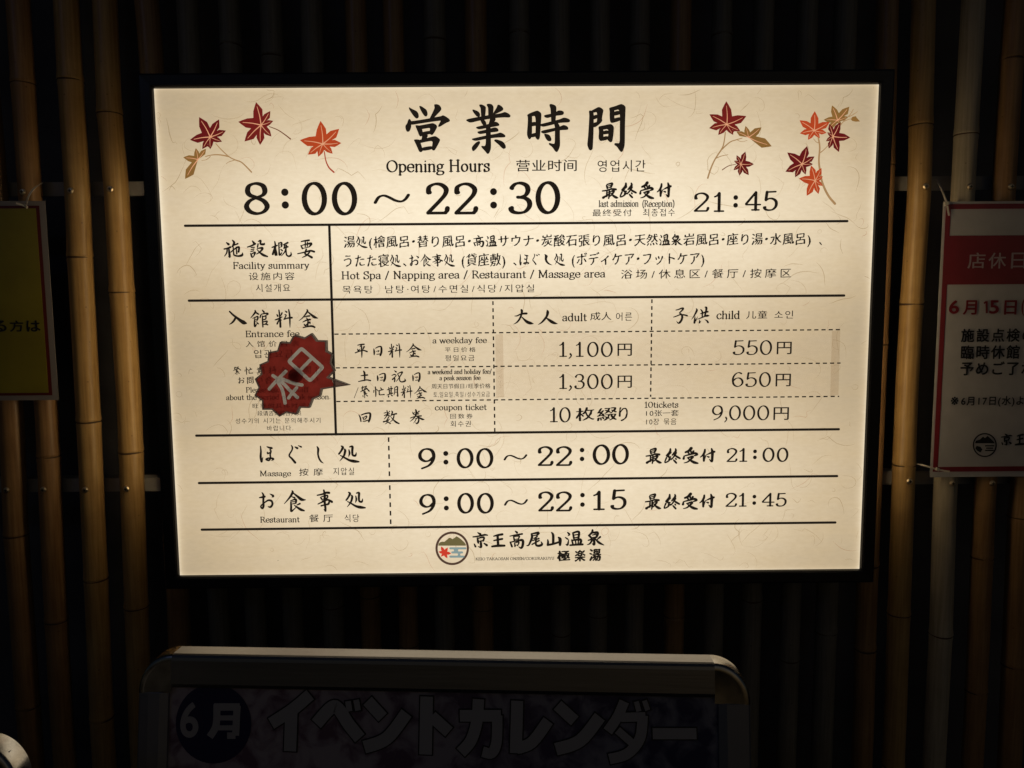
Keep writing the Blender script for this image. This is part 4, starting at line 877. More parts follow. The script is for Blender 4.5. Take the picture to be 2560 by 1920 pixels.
# ---- characters one by one with their own boxes, and running lines
def brush(cr, style, *items):
    for c, x0, x1, y0, y1 in items: mk('brush_character', *cjk_geo(SIGN, cr, c, style, x0, x1, y0, y1), M_ink, sign)
def line(cr, style, text, x0, x1, y0, y1): mk('lettering', *cjk_geo(SIGN, cr, text, style, x0, x1, y0, y1), M_ink, sign)
def roman(cr, text, x0, x1, base, cap, thick=.19, thin=.085): mk('roman_lettering', *rom_geo(SIGN, cr, text, x0, x1, base, cap, thick, thin), M_ink, sign)
roman('B', 'Opening Hours', 22, 832, 598, 507)
line('B', 'clean', '营业时间', 1050, 1520, 503, 598); line('B', 'hangul', '영업시간', 1680, 2078, 503, 603)
brush('L', 'brushbold', ('最',375,735,135,495), ('終',755,1125,135,478), ('受',1170,1495,110,495), ('付',1545,1865,135,462))
roman('L', 'last admission', 315, 1155, 655, 520, .17, .07); roman('L', '(Reception)', 1243, 1920, 655, 520, .17, .07)
line('L', 'fine', '最终受付', 190, 1005, 705, 862); line('L', 'hangul', '최종접수', 1240, 1955, 690, 865)
brush('M', 'brush', ('施',148,540,150,515), ('設',612,1028,150,512), ('概',1098,1500,175,497), ('要',1600,1960,145,528))
roman('M', 'Facility summary', 345, 1835, 723, 595); line('M', 'fine', '设施内容', 660, 1540, 795, 955); line('M', 'hangul', '시설개요', 780, 1490, 1020, 1190)
line('P', 'brush', '湯処(檜風呂・替り風呂・高温サウナ・炭酸石張り風呂・天然温泉岩風呂・座り湯・水風呂)', 858, 2029, 585, 617)
line('P', 'brush', '、', 2049, 2056, 605, 613)
line('P', 'brush', 'うたた寝処、お食事処 (貸座敷) 、ほぐし処 (ボディケア・フットケア)', 855, 1763, 632, 666)
roman('P', 'Hot Spa / Napping area / Restaurant / Massage area', 854.5, 1512.5, 695.5, 677)
line('E', 'fine', '浴场/休息区/餐厅/按摩区', 755, 1770, 318, 376)
line('P', 'hangul', '목욕탕  남탕·여탕/수면실/식당/지압실', 857, 1338, 712, 733)
brush('F', 'brush', ('入',100,238,112,220), ('館',265,408,105,243), ('料',450,592,100,245), ('金',635,785,100,247))
roman('F', 'Entrance fee', 230, 640, 313, 267); line('F', 'fine', '入馆价目表', 232, 640, 342, 392); line('F', 'hangul', '입관요금', 290, 600, 410, 478)
line('F', 'brush', '繁忙期料金期間は', 130, 825, 538, 605); line('F', 'brush', 'お問い合わせ下さい', 163, 790, 615, 675)
roman('F', 'Please ask our staff', 232, 708, 738, 700); roman('F', 'about the period of peak season.', 80, 880, 795, 757)
line('F', 'fine', '旺季的具体时间', 283, 685, 823, 862); line('F', 'fine', '段请咨询前台人员', 318, 658, 880, 920)
line('F', 'hangul', '성수기의 시기는 문의해주시기', 148, 812, 935, 979); line('F', 'hangul', '바랍니다.', 390, 597, 993, 1036)
brush('F', 'brush', ('平',1065,1167,365,475), ('日',1208,1280,382,463), ('料',1320,1430,363,475), ('金',1460,1580,363,473))
roman('F', 'a weekday fee', 1665, 2078, 361, 319); line('F', 'fine', '平日价格', 1760, 1990, 392, 432); line('F', 'hangul', '평일요금', 1760, 1990, 451, 501)
brush('F', 'brush', ('土',1090,1192,572,660), ('日',1235,1308,590,660), ('祝',1348,1460,570,665), ('日',1507,1573,585,662))
brush('F', 'brush', ('繁',1108,1182,688,785), ('忙',1208,1297,693,775), ('期',1310,1402,690,780), ('料',1418,1510,683,785), ('金',1520,1622,690,790))
roman('F', 'a weekend and holiday fee/', 1628, 2117, 598, 563); roman('F', 'a peak season fee', 1718, 2030, 645, 611)
line('F', 'fine', '周天日节假日/旺季价格', 1655, 2108, 672, 712); line('F', 'hangul', '토,일요일,축일/성수기요금', 1668, 2108, 733, 779)
mk('slash', *bar_geo(SIGN, (1093,703), (1062,783), 4.2, 'F', .0006), M_ink, sign)
brush('F', 'brush', ('回',1095,1195,892,972), ('数',1280,1410,875,985), ('券',1488,1602,868,985))
roman('F', 'coupon ticket', 1683, 2077, 875, 832); line('F', 'fine', '回数券', 1800, 1968, 903, 943); line('F', 'hangul', '회수권', 1800, 1965, 957, 1006)
brush('G', 'brush', ('大',152,275,78,172), ('人',300,420,82,173)); brush('G', 'brush', ('子',1113,1202,68,168), ('供',1222,1332,63,167))
roman('G', 'adult', 448, 592, 150, 105); line('G', 'fine', '成人', 618, 738, 95, 147); line('G', 'hangul', '어른', 765, 873, 97, 151)
roman('G', 'child', 1375, 1512, 137, 91); line('G', 'fine', '儿童', 1555, 1675, 88, 138); line('G', 'hangul', '소인', 1722, 1840, 86, 138)
for b_ in ((778,865,286,360), (778,865,478,552), (1735,1825,275,350), (1728,1820,467,543), (1715,1808,668,745)):
    mk('yen_character', *cjk_geo(SIGN, 'G', '円', 'clean', *b_), M_ink, sign)
brush('G', 'brush', ('枚',527,640,668,752), ('綴',655,775,668,752), ('り',785,840,668,752))
roman('G', '10tickets', 940, 1142, 670, 636); line('G', 'fine', '10张一套', 940, 1143, 684, 723); line('G', 'hangul', '10장 묶음', 940, 1138, 734, 776)
brush('H', 'brush', ('ほ',455,555,145,260), ('ぐ',650,745,140,268), ('し',842,887,148,266), ('処',985,1130,143,262))
roman('H', 'Massage', 460, 667, 350, 315); line('H', 'fine', '按摩', 727, 880, 298, 350); line('H', 'hangul', '지압실', 950, 1103, 292, 346)
brush('H', 'brush', ('お',452,557,458,575), ('食',620,770,445,595), ('事',842,952,440,592), ('処',1035,1172,455,572))
roman('H', 'Restaurant', 462, 725, 662, 625); line('H', 'fine', '餐厅', 795, 947, 608, 662); line('H', 'hangul', '식당', 1025, 1135, 607, 663)
for yy in (0, 214):
    d_ = 0 if not yy else -3
    brush('I', 'brushbold', ('最',1150+d_,1228+d_,110+yy,188+yy), ('終',1238+d_,1316+d_,112+yy,187+yy), ('受',1323+d_,1400+d_,106+yy,188+yy), ('付',1405+d_,1478+d_,112+yy,180+yy))
brush('N', 'brushbold', ('京',232,670,220,668), ('王',745,1150,250,645), ('高',1255,1672,178,692), ('尾',1720,2190,205,635))
brush('O', 'brushbold', ('山',290,715,215,612), ('温',795,1320,175,608), ('泉',1405,1888,135,602))
brush('O', 'brushfat', ('極',580,950,730,1030), ('楽',1065,1370,710,1038), ('湯',1470,1805,680,1022))
roman('J', 'KEIO TAKAOSAN ONSEN/GOKURAKUYU', 612, 1415, 408, 381, .19, .10)

# ---- maple leaf prints
def lit(c, s=1.0): return tuple(x*s for x in lin(c))
M_leaf = {'dark': mat_emit('leaf_print_dark_red', lit((98,24,24)), 1, .18), 'red': mat_emit('leaf_print_red', lit((112,31,27)), 1, .18),
          'orange': mat_emit('leaf_print_orange', lit((178,68,34)), 1, .15), 'brown': mat_emit('leaf_print_brown', lit((136,98,50)), 1, .18)}
M_vein = mat_emit('leaf_vein_pale', lit((222,158,118)), 1, .1)
M_twig = mat_emit('twig_print', lit((166,130,88)), 1, .15); M_stem = mat_emit('leaf_stem_print', lit((110,60,35)), 1, .15); M_stemr = mat_emit('leaf_stem_red_print', lit((168,62,38)), 1, .15)
def leaf(cr, c, tips, m, off=.0005, name='leaf_print', veins=True, mat=None, parent=None, notch=.46):
    c = Vector(c); T = [Vector(t) for t in tips]
    T.sort(key=lambda t: math.atan2(t.y-c.y, t.x-c.x))
    n = len(T); out = []
    for i in range(n):
        a, b = T[i], T[(i+1) % n]
        ang = (math.atan2(b.y-c.y, b.x-c.x) - math.atan2(a.y-c.y, a.x-c.x)) % (2*math.pi)
        la, lb = (a-c).length, (b-c).length
        if ang > 2.0: nt = c + (((a-c).normalized() + (b-c).normalized())).normalized() * min(la, lb)*.06 if ang < 3 else c.copy()
        else:
            bis = ((a-c).normalized() + (b-c).normalized()).normalized(); nt = c + bis * min(la, lb) * notch * (1.15 if ang < .9 else 1.0)
        # side of the lobe a, from its tip to the notch, bulging outwards
        da = (a-c).normalized(); pa = Vector((-da.y, da.x)); db = (b-c).normalized(); pb = Vector((db.y, -db.x))
        sa = sb = .20
        out += [a, c + da*la*.85 + pa*la*sa*.45, c + da*la*.64 + pa*la*sa]
        out.append(nt)
        out += [c + db*lb*.64 + pb*lb*sb, c + db*lb*.85 + pb*lb*sb*.45]
    P = []
    for i, p in enumerate(out): P.append(tuple(p))
    o = mk(name, *poly_geo(SIGN, cr, P, off), m if mat is None else mat, parent or sign)
    if veins:
        parts = []
        for t in T:
            la = (t-c).length; d = (t-c).normalized(); e = c + d*la*.8; mid = c + d*la*.4 + Vector((-d.y, d.x))*la*.025
            parts.append(curve_geo(SIGN, cr, [tuple(c), tuple(mid), tuple(e)], lambda q: (1.0-.6*q)*max(4.5, min(9, la*.055)), off+.0001, 3))
        mk('leaf_vein', *merge(*parts), M_vein, o)
    return o
def twig(cr, pts, w0, m=None): mk('twig_print', *curve_geo(SIGN, cr, pts, lambda t: 1.45*w0*(.6+.4*t)), m or M_twig, sign)
twig('A', [(585,550),(630,600),(690,655),(740,682),(790,700),(835,740),(875,782)], 8); twig('A', [(500,655),(560,642),(620,642),(690,655)], 8)
twig('A', [(470,688),(510,680),(540,655)], 4); twig('A', [(670,715),(690,700),(745,682)], 4)
leaf('A', (540,497), [(450,335),(612,353),(668,445),(636,535),(540,597),(475,595),(375,520)], M_leaf['dark'], .0007)
leaf('A', (440,680), [(422,587),(505,592),(320,662),(335,838)], M_leaf['brown'])
twig('A', [(1020,412),(1090,440),(1150,480),(1192,513)], 7, M_stem)
leaf('A', (953,400), [(912,213),(1028,285),(1052,366),(1037,493),(945,562),(818,533),(767,373)], M_leaf['red'])
twig('A', [(1467,615),(1480,690),(1505,745),(1545,783)], 9, M_stemr)
leaf('A', (1455,553), [(1436,366),(1588,430),(1605,546),(1535,633),(1418,658),(1333,640),(1268,522)], M_leaf['orange'])
twig('C', [(660,500),(650,580),(630,650),(560,760),(520,850),(493,935)], 11); twig('C', [(820,555),(760,572),(710,590),(660,630),(630,660)], 9)
twig('C', [(870,575),(830,588),(800,585),(770,570)], 4); twig('C', [(685,713),(625,725),(575,745)], 6)
leaf('C', (675,425), [(669,203),(860,345),(803,487),(735,525),(592,525),(505,460),(508,328)], M_leaf['red'], .0007)
leaf('C', (880,548), [(853,438),(1005,452),(1103,633),(765,492)], M_leaf['brown'])
twig('C', [(760,805),(720,812),(680,825),(632,857)], 6, M_stem)
leaf('C', (808,803), [(852,683),(933,803),(884,908),(795,913),(738,860),(743,770),(768,717)], M_leaf['dark'])
twig('C', [(1545,545),(1560,640),(1552,760),(1560,850),(1585,980),(1640,1100),(1705,1180)], 16); twig('C', [(1640,625),(1600,665),(1570,690)], 7)
twig('C', [(1500,560),(1525,590),(1550,600)], 5); twig('C', [(1880,280),(1850,330),(1800,380),(1750,440)], 6); twig('C', [(1920,300),(1880,330),(1840,350)], 5); twig('C', [(1870,370),(1840,375),(1790,395)], 5)
leaf('C', (1730,385), [(1677,242),(1842,255),(1832,352),(1765,430),(1640,465),(1597,380)], M_leaf['brown'], .0005)
mk('leaf_print', *poly_geo(SIGN, 'C', [(1855,372),(1872,352),(1905,345),(1912,360),(1945,396),(1900,398),(1868,390)], .0005), M_leaf['brown'], sign)
leaf('C', (1507,483), [(1512,298),(1655,402),(1625,505),(1560,555),(1447,572),(1370,510),(1367,385)], M_leaf['orange'], .0007)
leaf('C', (1685,540), [(1650,420),(1755,405),(1850,550),(1742,688),(1645,655),(1618,585),(1630,500)], M_leaf['dark'], .0009)
leaf('C', (1392,803), [(1440,630),(1510,730),(1495,803),(1425,903),(1325,928),(1232,875),(1250,692)], M_leaf['dark'], .0007)
leaf('C', (1515,960), [(1477,815),(1575,840),(1590,920),(1588,1010),(1547,1088),(1435,1105),(1360,940)], M_leaf['orange'], .0009)
# ---- round emblem
def ring(pl, cr, cx, cy, r0, r1, off, m, parent, name='emblem_ring', ry=1.0):
    V, Fc = [], []; n = 48
    for k in range(n):
        a = 2*math.pi*k/n
        for r in (r0, r1): V.append(pl.w(*pl.uv(cr, cx+r*math.cos(a), cy+r*ry*math.sin(a)), off))
    for k in range(n):
        j = (k+1) % n; Fc.append((2*k, 2*k+1, 2*j+1, 2*j))
    return mk(name, V, Fc, m, parent)
ring(SIGN, 'J', 371, 289, 149, 172, .0006, mat_emit('emblem_brown', lit((82,60,48)), 1, .1), sign)
M_olive = mat_emit('emblem_olive', lit((108,98,62)), 1, .1); M_wave = mat_emit('emblem_blue_grey', lit((132,152,150)), 1, .1); M_ered = mat_emit('emblem_red', lit((204,62,44)), 1, .1)
mk('emblem_mountain', *poly_geo(SIGN, 'J', [(229,262),(232,240),(248,226),(268,220),(290,222),(318,200),(338,181),(352,181),(374,194),(396,181),(414,165),(428,172),(452,188),(480,212),(500,232),(510,250),(511,262)], .0006), M_olive, sign)
wv = []
for x0, x1, y in ((352,506,289), (372,472,331), (352,486,374)): wv.append(bar_geo(SIGN, (x0,y), (x1,y), 22, 'J', .0006))
for x0, x1, y0, y1 in ((384,436,298,322), (425,458,342,364)): wv.append(poly_geo(SIGN, 'J', [(x0,y0),(x1,y0),(x1-6,(y0+y1)/2),(x1,y1),(x0,y1),(x0+6,(y0+y1)/2)], .0006))
mk('emblem_wave', *merge(*wv), M_wave, sign)
leaf('J', (290,338), [(258,268),(326,280),(362,340),(322,391),(256,374),(230,322)], None, .0008, 'emblem_leaf', False, M_ered, notch=.5)

# ---- tape strips over the replaced price sheet
M_tape = mat_film('clear_tape_yellowed', (0.86, 0.82, 0.78)); M_patch = mat_film('price_patch_sheet', (0.985, 0.975, 0.97)); M_dirt = mat_film('tape_dirt', (0.55, 0.48, 0.42))
mk('price_patch', *poly_geo(SIGN, 'G', [(70,228),(2090,207),(2085,598),(72,612)], .0003), M_patch, sign)
mk('tape_strip', *poly_geo(SIGN, 'G', [(44,232),(90,228),(96,608),(48,612)], .0004), M_tape, sign)
mk('tape_strip', *poly_geo(SIGN, 'G', [(2067,210),(2117,206),(2106,594),(2056,602)], .0004), M_tape, sign)
sp_ = []
for i in range(60):
    cx, cy = random.gauss(74, 9), random.gauss(500, 28)
    if 52 < cx < 92: sp_.append(poly_geo(SIGN, 'G', [(cx+random.uniform(.6, 2)*math.cos(a), cy+random.uniform(.6, 2)*math.sin(a)) for a in (0, 1.2, 2.5, 3.8, 5)], .00045))
mk('tape_dirt', *merge(*sp_), M_dirt, sign)

# ================================================================== RED STARBURST BADGE
BY = -0.011
BP = Plane((0, BY, SZ), (1, 0, 0), (0, 0, 1))
OUT = [(820,120),(970,165),(1095,88),(1190,210),(1355,215),(1362,395),(1462,452),(1440,600),(1500,745),(1395,850),(1470,880),(1760,987),(1480,1030),(1275,1065),(1250,1180),(1120,1235),(1062,1385),(900,1380),(838,1500),(665,1465),(545,1535),(410,1415),(245,1415),(240,1260),(110,1165),(180,1030),(115,880),(225,790),(195,630),(335,570),(350,415),(505,385),(550,240),(720,245),(780,130)]
badge = thing('starburst_badge', 'red starburst badge with two pale characters, over the entrance fee text', 'badge', Matrix.Translation(BP.w(*BP.uv('T', 700, 850), 0)))
M_bred = mat_translucent('badge_red_film', (0.155, 0.019, 0.020), 0.30, (0.33, 0.05, 0.045), .45)
M_brim = mat_translucent('badge_grey_rim', (0.15, 0.115, 0.125), 0.06, (.3, .25, .25)); M_bedge = principled('badge_dark_edge', (0.006, 0.005, 0.005), 0.5)
M_bwhite = mat_translucent('badge_pale_characters', (0.34, 0.37, 0.44), 0.25, (0.42, 0.42, 0.42), .2)
M_bedgel = mat_translucent('badge_tail_brown', (0.11, 0.075, 0.08), 0.25, (.32, .24, .24))
outp = [BP.uv('T', *p) for p in OUT]
nO = len(outp)
# side wall from the front sheet back to just off the panel
V = [BP.w(u, v, 0) for u, v in outp] + [BP.w(u, v, -0.0102) for u, v in outp]
mk('edge_band', V, [(i, (i+1) % nO, (i+1) % nO + nO, i+nO) for i in range(nO)], M_bedge, badge)
inn = inset(OUT, 27)
v1 = [BP.w(*BP.uv('T', *p), .0003) for p in OUT]; v2 = [BP.w(*BP.uv('T', *p), .0003) for p in inn]
mk('rim', v1 + v2, [(i, (i+1) % nO, (i+1) % nO + nO, i+nO) for i in range(nO)], M_brim, badge)
it = [p for p in inn]
# the tail beyond the rule has no red print
k_tip = OUT.index((1760,987))
it2 = it[:k_tip] + [(1480,985)] + it[k_tip+1:]
mk('tail', *poly_geo(BP, 'T', [(1462,905),it[k_tip],(1475,1008),(1480,985)], .0002), M_bedgel, badge)
def rrect(c, r=46):
    out = []
    for i in range(4):
        a, b, d = Vector(c[i-1]), Vector(c[i]), Vector(c[(i+1) % 4]); p, q = b + (a-b).normalized()*r, b + (d-b).normalized()*r
        for t in (0, .25, .5, .75, 1): out.append(tuple(p*(1-t)**2 + b*(2*t*(1-t)) + q*t*t))
    return out
SUNC = [(925,352), (1292,678), (1074,912), (706,576)]
def grow(c, d):
    m = sum((Vector(q) for q in c), Vector((0, 0)))/4; e1 = (Vector(c[1])-Vector(c[0])).normalized(); e2 = (Vector(c[3])-Vector(c[0])).normalized()
    sg = [(-1, -1), (1, -1), (1, 1), (-1, 1)]
    return [tuple(Vector(q) + e1*(a*d) + e2*(b*d)) for q, (a, b) in zip(c, sg)]
sun_out, sun_in = rrect(grow(SUNC, 30), 62), rrect(grow(SUNC, -30), 22)
def spoly(pts, w_):
    P = catmull(pts, 5) if len(pts) > 2 else [Vector(p) for p in pts]
    n = len(P); L_, R2 = [], []; D = []
    for i in range(n):
        d = (P[min(i+1, n-1)] - P[max(i-1, 0)]).normalized(); D.append(d); nm = Vector((-d.y, d.x))*w_/2; L_.append(P[i]+nm); R2.append(P[i]-nm)
    def capf(p, d): 
        nm = Vector((-d.y, d.x)); return [p + nm*(math.cos(a)*w_/2) + d*(math.sin(a)*w_/2) for a in (math.pi*k/6 for k in range(1, 6))]
    return [tuple(p) for p in L_ + capf(P[-1], D[-1]) + R2[::-1] + capf(P[0], -D[0])[::1]]
white = [spoly(q, 58) for q in ([(655,748),(500,905),(368,1053)], [(432,822),(540,900),(640,985),(715,1070),(790,1140),(855,1200)], [(515,935),(590,1060),(620,1180),(642,1298)], [(590,880),(700,925),(820,965),(935,985)], [(842,1032),(770,1120),(703,1208)])]
white.append(spoly([(1108,520),(892,742)], 58))
polys = [it2, sun_out, sun_in] + white
vs, fs = [], []
for pl_ in polys:
    ar = sum(pl_[i][0]*pl_[(i+1) % len(pl_)][1] - pl_[i][1]*pl_[(i+1) % len(pl_)][0] for i in range(len(pl_)))
    if ar < 0: pl_ = pl_[::-1]
    fs.append(list(range(len(vs), len(vs)+len(pl_)))); vs += [Vector(p) for p in pl_]
rv, re_, rf, ov, oe, of_ = delaunay_2d_cdt(vs, [], fs, 1, 1e-4)
WV = [BP.w(*BP.uv('T', p.x, p.y), .0003) for p in rv]
groups_ = {'red_face': [], 'pale_characters': []}
for f_, o_ in zip(rf, of_):
    if 0 not in o_: continue
    isw = (1 in o_ and 2 not in o_) or any(k >= 3 for k in o_)
    groups_['pale_characters' if isw else 'red_face'].append(tuple(f_))
for k_, m_ in (('red_face', M_bred), ('pale_characters', M_bwhite)):
    used = sorted({i for f_ in groups_[k_] for i in f_}); mp_ = {i: j for j, i in enumerate(used)}
    mk(k_, [WV[i] for i in used], [tuple(mp_[i] for i in f_) for f_ in groups_[k_]], m_, badge)
cc = BP.uv('T', 800, 830); V, Fc = tube([BP.w(*cc, -.0065), BP.w(*cc, -.0100)], .0125, 20); mk('magnet', V, Fc, M_bedge, badge)

# ================================================================== RED AND WHITE NOTICE (right)
def laminated(name): 
    return principled(name, (0.5, 0.5, 0.5), 0.2)
M_white = principled('notice_white_paper', (0.62, 0.59, 0.56), 0.45, coat=.6, noise=.06, nscale=30, bump=.45, bscale=11)
M_redp = principled('notice_red_print', (0.27, 0.018, 0.03), 0.4, coat=.35, noise=.1, nscale=30)
M_darkred = principled('notice_dark_red_text', (0.26, 0.012, 0.02), 0.45)
M_black = principled('notice_black_print', (0.012, 0.012, 0.014), 0.45)
M_palepink = principled('notice_pale_heading', (0.55, 0.42, 0.42), 0.45)
NY = PY - .0235
NP = Plane((0, NY, SZ), (1, 0, 0), (0, 0, 1))
tl = NP.uv('P', 2354, 504); bl = NP.uv('P', 2329, 1193); tx = (tl[0]+bl[0])/2
nw = .36
slant = (bl[0]-tl[0])/(bl[1]-tl[1])
def sheet(pl, u0, u1, v1, v0, off, thick=0.0):
    return [pl.w(u0, v1, off), pl.w(u1, v1, off), pl.w(u1, v0, off), pl.w(u0, v0, off)], [(0, 3, 2, 1)]
notice = thing('notice', 'red and white laminated notice with Japanese text, tied to the bamboo', 'notice', Matrix.Translation(NP.w(tx+nw/2, bl[1], 0)))
def bent(pl, u0, u1, v1, v0, off, m, name, parent, amp=.0022, nx=16, nz=18, th=0.0008):
    V, Fc = [], []
    for lay in (0, 1):
        for j in range(nz+1):
            for i in range(nx+1):
                u = u0 + (u1-u0)*i/nx; v = v0 + (v1-v0)*j/nz
                V.append(pl.w(u, v, off + amp*(1+math.sin(u*19+.4)*.6+math.sin(v*9+u*4)*.5) - lay*th))
    n = (nx+1)*(nz+1)
    for j in range(nz):
        for i in range(nx):
            a = j*(nx+1)+i; Fc.append((a, a+1, a+nx+2, a+nx+1)); Fc.append((a+n, a+n+nx+1, a+n+nx+2, a+n+1))
    for i in range(nx): Fc.append((i, i+n, i+n+1, i+1)); a = nz*(nx+1)+i; Fc.append((a, a+1, a+1+n, a+n))
    for j in range(nz): a = j*(nx+1); Fc.append((a, a+nx+1, a+nx+1+n, a+n)); a += nx; Fc.append((a, a+n, a+n+nx+1, a+nx+1))
    return mk(name, V, Fc, m, parent, smooth=False)
u0 = tx; u1 = tx+nw; v1, v0 = tl[1], bl[1]
bent(NP, u0, u1, v1, v0, 0, M_white, 'sheet', notice, amp=0.0001)
mg, bd = .0045, .0092
def rect(pl, a, b, c, d, off, m, name, parent): return mk(name, *sheet(pl, a, b, c, d, off), m, parent)
rect(NP, u0+mg, u0+mg+bd, v1-mg, v0+mg+.006, .0008, M_redp, 'red_border', notice); rect(NP, u1-mg-bd, u1-mg, v1-mg, v0+mg+.006, .0008, M_redp, 'red_border', notice)
rect(NP, u0+mg+bd, u1-mg-bd, v1-mg, v1-mg-bd, .0008, M_redp, 'red_border', notice); rect(NP, u0+mg+bd, u1-mg-bd, v0+mg+.006+bd, v0+mg+.006, .0008, M_redp, 'red_border', notice)
vb1, vb0 = NP.uv('P', 2450, 589)[1], NP.uv('P', 2450, 711)[1]
rect(NP, u0+mg+bd, u1-mg-bd, vb1, vb0, .0008, M_redp, 'red_banner', notice)
def ntext(pl, parent, m, cr, style, text, x0, x1, y0, y1, off=.0012, name='lettering'): mk(name, *cjk_geo(pl, cr, text, style, x0, x1, y0, y1, off), m, parent)
for c, a, b in (('店',550,626), ('休',640,716), ('日',738,800)): ntext(NP, notice, M_palepink, 'R', 'clean', c, a, b, 1092, 1160)
for c, a, b, y0, y1 in (('6',478,522,1297,1356), ('月',530,590,1297,1360), ('5',652,694,1297,1356), ('日',708,762,1297,1360), ('(',786,800,1290,1364)):
    ntext(NP, notice, M_darkred, 'R', 'bold', c, a, b, y0, y1)
mk('lettering', *merge(bar_geo(NP, (632,1301), (632,1353), 9, 'R', .0012, False), bar_geo(NP, (631,1302), (620,1311), 7.5, 'R', .00123, False)), M_darkred, notice)
ntext(NP, notice, M_black, 'R', 'bold', '施設点検の', 520, 842, 1420, 1478)
ntext(NP, notice, M_black, 'R', 'bold', '臨時休館', 517, 778, 1492, 1552)
ntext(NP, notice, M_black, 'R', 'bold', '予めご了承', 516, 842, 1562, 1622)
ntext(NP, notice, M_black, 'S', 'gothic', '※', 432, 462, 206, 238); ntext(NP, notice, M_black, 'S', 'bold', '6月17日(水)よ', 470, 722, 204, 240)
ring(NP, 'S', 565, 395, 42, 47, .0012, M_black, notice)
mk('emblem_mountain', *poly_geo(NP, 'S', [(527,388),(530,378),(545,374),(558,362),(566,368),(576,359),(590,372),(602,384),(603,388)], .0012), M_black, notice)
mk('emblem_wave', *merge(*[bar_geo(NP, (a,y), (b,y), 5, 'S', .0012) for a, b, y in ((568,600,398),(572,596,407),(568,598,416))]), M_black, notice)
leaf_pts = [(533,398),(548,402),(556,412),(548,424),(536,418),(528,408)]
mk('emblem_leaf', *poly_geo(NP, 'S', leaf_pts, .0012), M_black, notice)
for c, a, b in (('京',627,672), ('王',683,722)): ntext(NP, notice, M_black, 'S', 'brush', c, a, b, 350, 397)

# ================================================================== YELLOW NOTICE (left)
M_yel = principled('notice_yellow_print', (0.36, 0.30, 0.025), 0.3, coat=.8, noise=.12, nscale=14, bump=.9, bscale=9)
M_film = principled('notice_clear_margin', (0.38, 0.34, 0.31), 0.28, coat=.8, bump=.5, bscale=12)
M_mar = principled('notice_maroon_border', (0.16, 0.012, 0.014), 0.35, coat=.5)
YP = Plane((0, NY, SZ), (1, 0, 0), (0, 0, 1))
tr, br = YP.uv('P', 112, 502), YP.uv('P', 147, 1000); ux = (tr[0]+br[0])/2
yn = thing('notice', 'yellow laminated notice with a maroon border, cut by the left edge of the photo', 'notice', Matrix.Translation(YP.w(ux-.2, br[1], 0)))
U0, U1, V1, V0 = ux-.36, ux, tr[1], br[1]
bent(YP, U0, U1, V1, V0, 0, M_film, 'sheet', yn, amp=.0001)
rect(YP, U0+.011, U1-.0105, V1-.0085, V0+.009, .0006, M_mar, 'maroon_border', yn)
bent(YP, U0+.018, U1-.0165, V1-.0135, V0+.014, .0016, M_yel, 'yellow_face', yn, amp=.0002, th=.0004)
for c, a, b in (('る',-30,32), ('方',45,105), ('は',118,178)): ntext(YP, yn, M_black, 'U', 'bold', c, a, b, 1385, 1434, .0024)

# ================================================================== CABLE TIES
M_tie = principled('white_nylon', (0.72, 0.66, 0.56), 0.4)
def ribbon(P, w_, th):
    V, Fc = [], []
    P = [Vector(p) for p in P]
    for i, p in enumerate(P):
        t = (P[min(i+1, len(P)-1)] - P[max(0, i-1)]).normalized(); s = t.cross(Vector((0, 1, 0))); s = s.normalized() if s.length > .05 else Vector((0, 0, 1)); nn = s.cross(t).normalized()
        for a, b in ((-1, -1), (1, -1), (1, 1), (-1, 1)): V.append(p + s*(a*w_/2) + nn*(b*th/2))
    for i in range(len(P)-1):
        for k in range(4):
            a, b = i*4+k, i*4+(k+1) % 4; Fc.append((a, b, b+4, a+4))
    Fc += [(3, 2, 1, 0), tuple(range(len(P)*4-4, len(P)*4))]
    return V, Fc
def tie(label, head, strap, tail):
    """points: (photo x, photo y, metres in front of the sheet)"""
    H = at_y(head[0], head[1], NY - .004)
    t = thing('cable_tie', label, 'cable tie', Matrix.Translation(H), 'white cable ties holding the notices')
    S3 = [at_y(x, y, NY - d) for x, y, d in strap]; T3 = [at_y(x, y, NY - d) for x, y, d in tail]
    mk('strap', *ribbon(catmull(S3, 6), .0030, .001), M_tie, t)
    mk('strap_end', *ribbon(catmull(T3, 5) if len(T3) > 2 else T3, .0030, .001), M_tie, t)
    d = (S3[1] - S3[0]).normalized(); s = d.cross(Vector((0, 1, 0))).normalized(); V = []
    for a in (-1, 1):
        for b, c in ((-1, -1), (1, -1), (1, 1), (-1, 1)): V.append(H + d*(a*.0028) + s*(b*.0030) + Vector((0, c*.0024, 0)))
    mk('tie_head', V, [(0,3,2,1),(4,5,6,7),(0,1,5,4),(1,2,6,5),(2,3,7,6),(3,0,4,7)], M_tie, t)
tie('white cable tie through the top right corner of the yellow notice', (65,516), [(66,511,.006),(70,494,.016),(82,474,.013),(98,462,-.004),(108,456,-.03)], [(62,515,.005),(50,511,.008),(40,508,.010)])
tie('white cable tie through the upper left corner of the red and white notice', (2366.5,509), [(2366,505,.004),(2359,486,.004),(2350,465,-.012),(2341,449,-.04)], [(2368,514,.004),(2370,526,.004),(2373,539,.005)])
tie('white cable tie through the lower left corner of the red and white notice', (2343,1173), [(2341,1173,.004),(2325,1168,.006),(2308,1163,.002),(2296,1161,-.010),(2286,1161,-.03)], [(2346,1174,.004),(2360,1177,.005),(2374,1179,.007)])

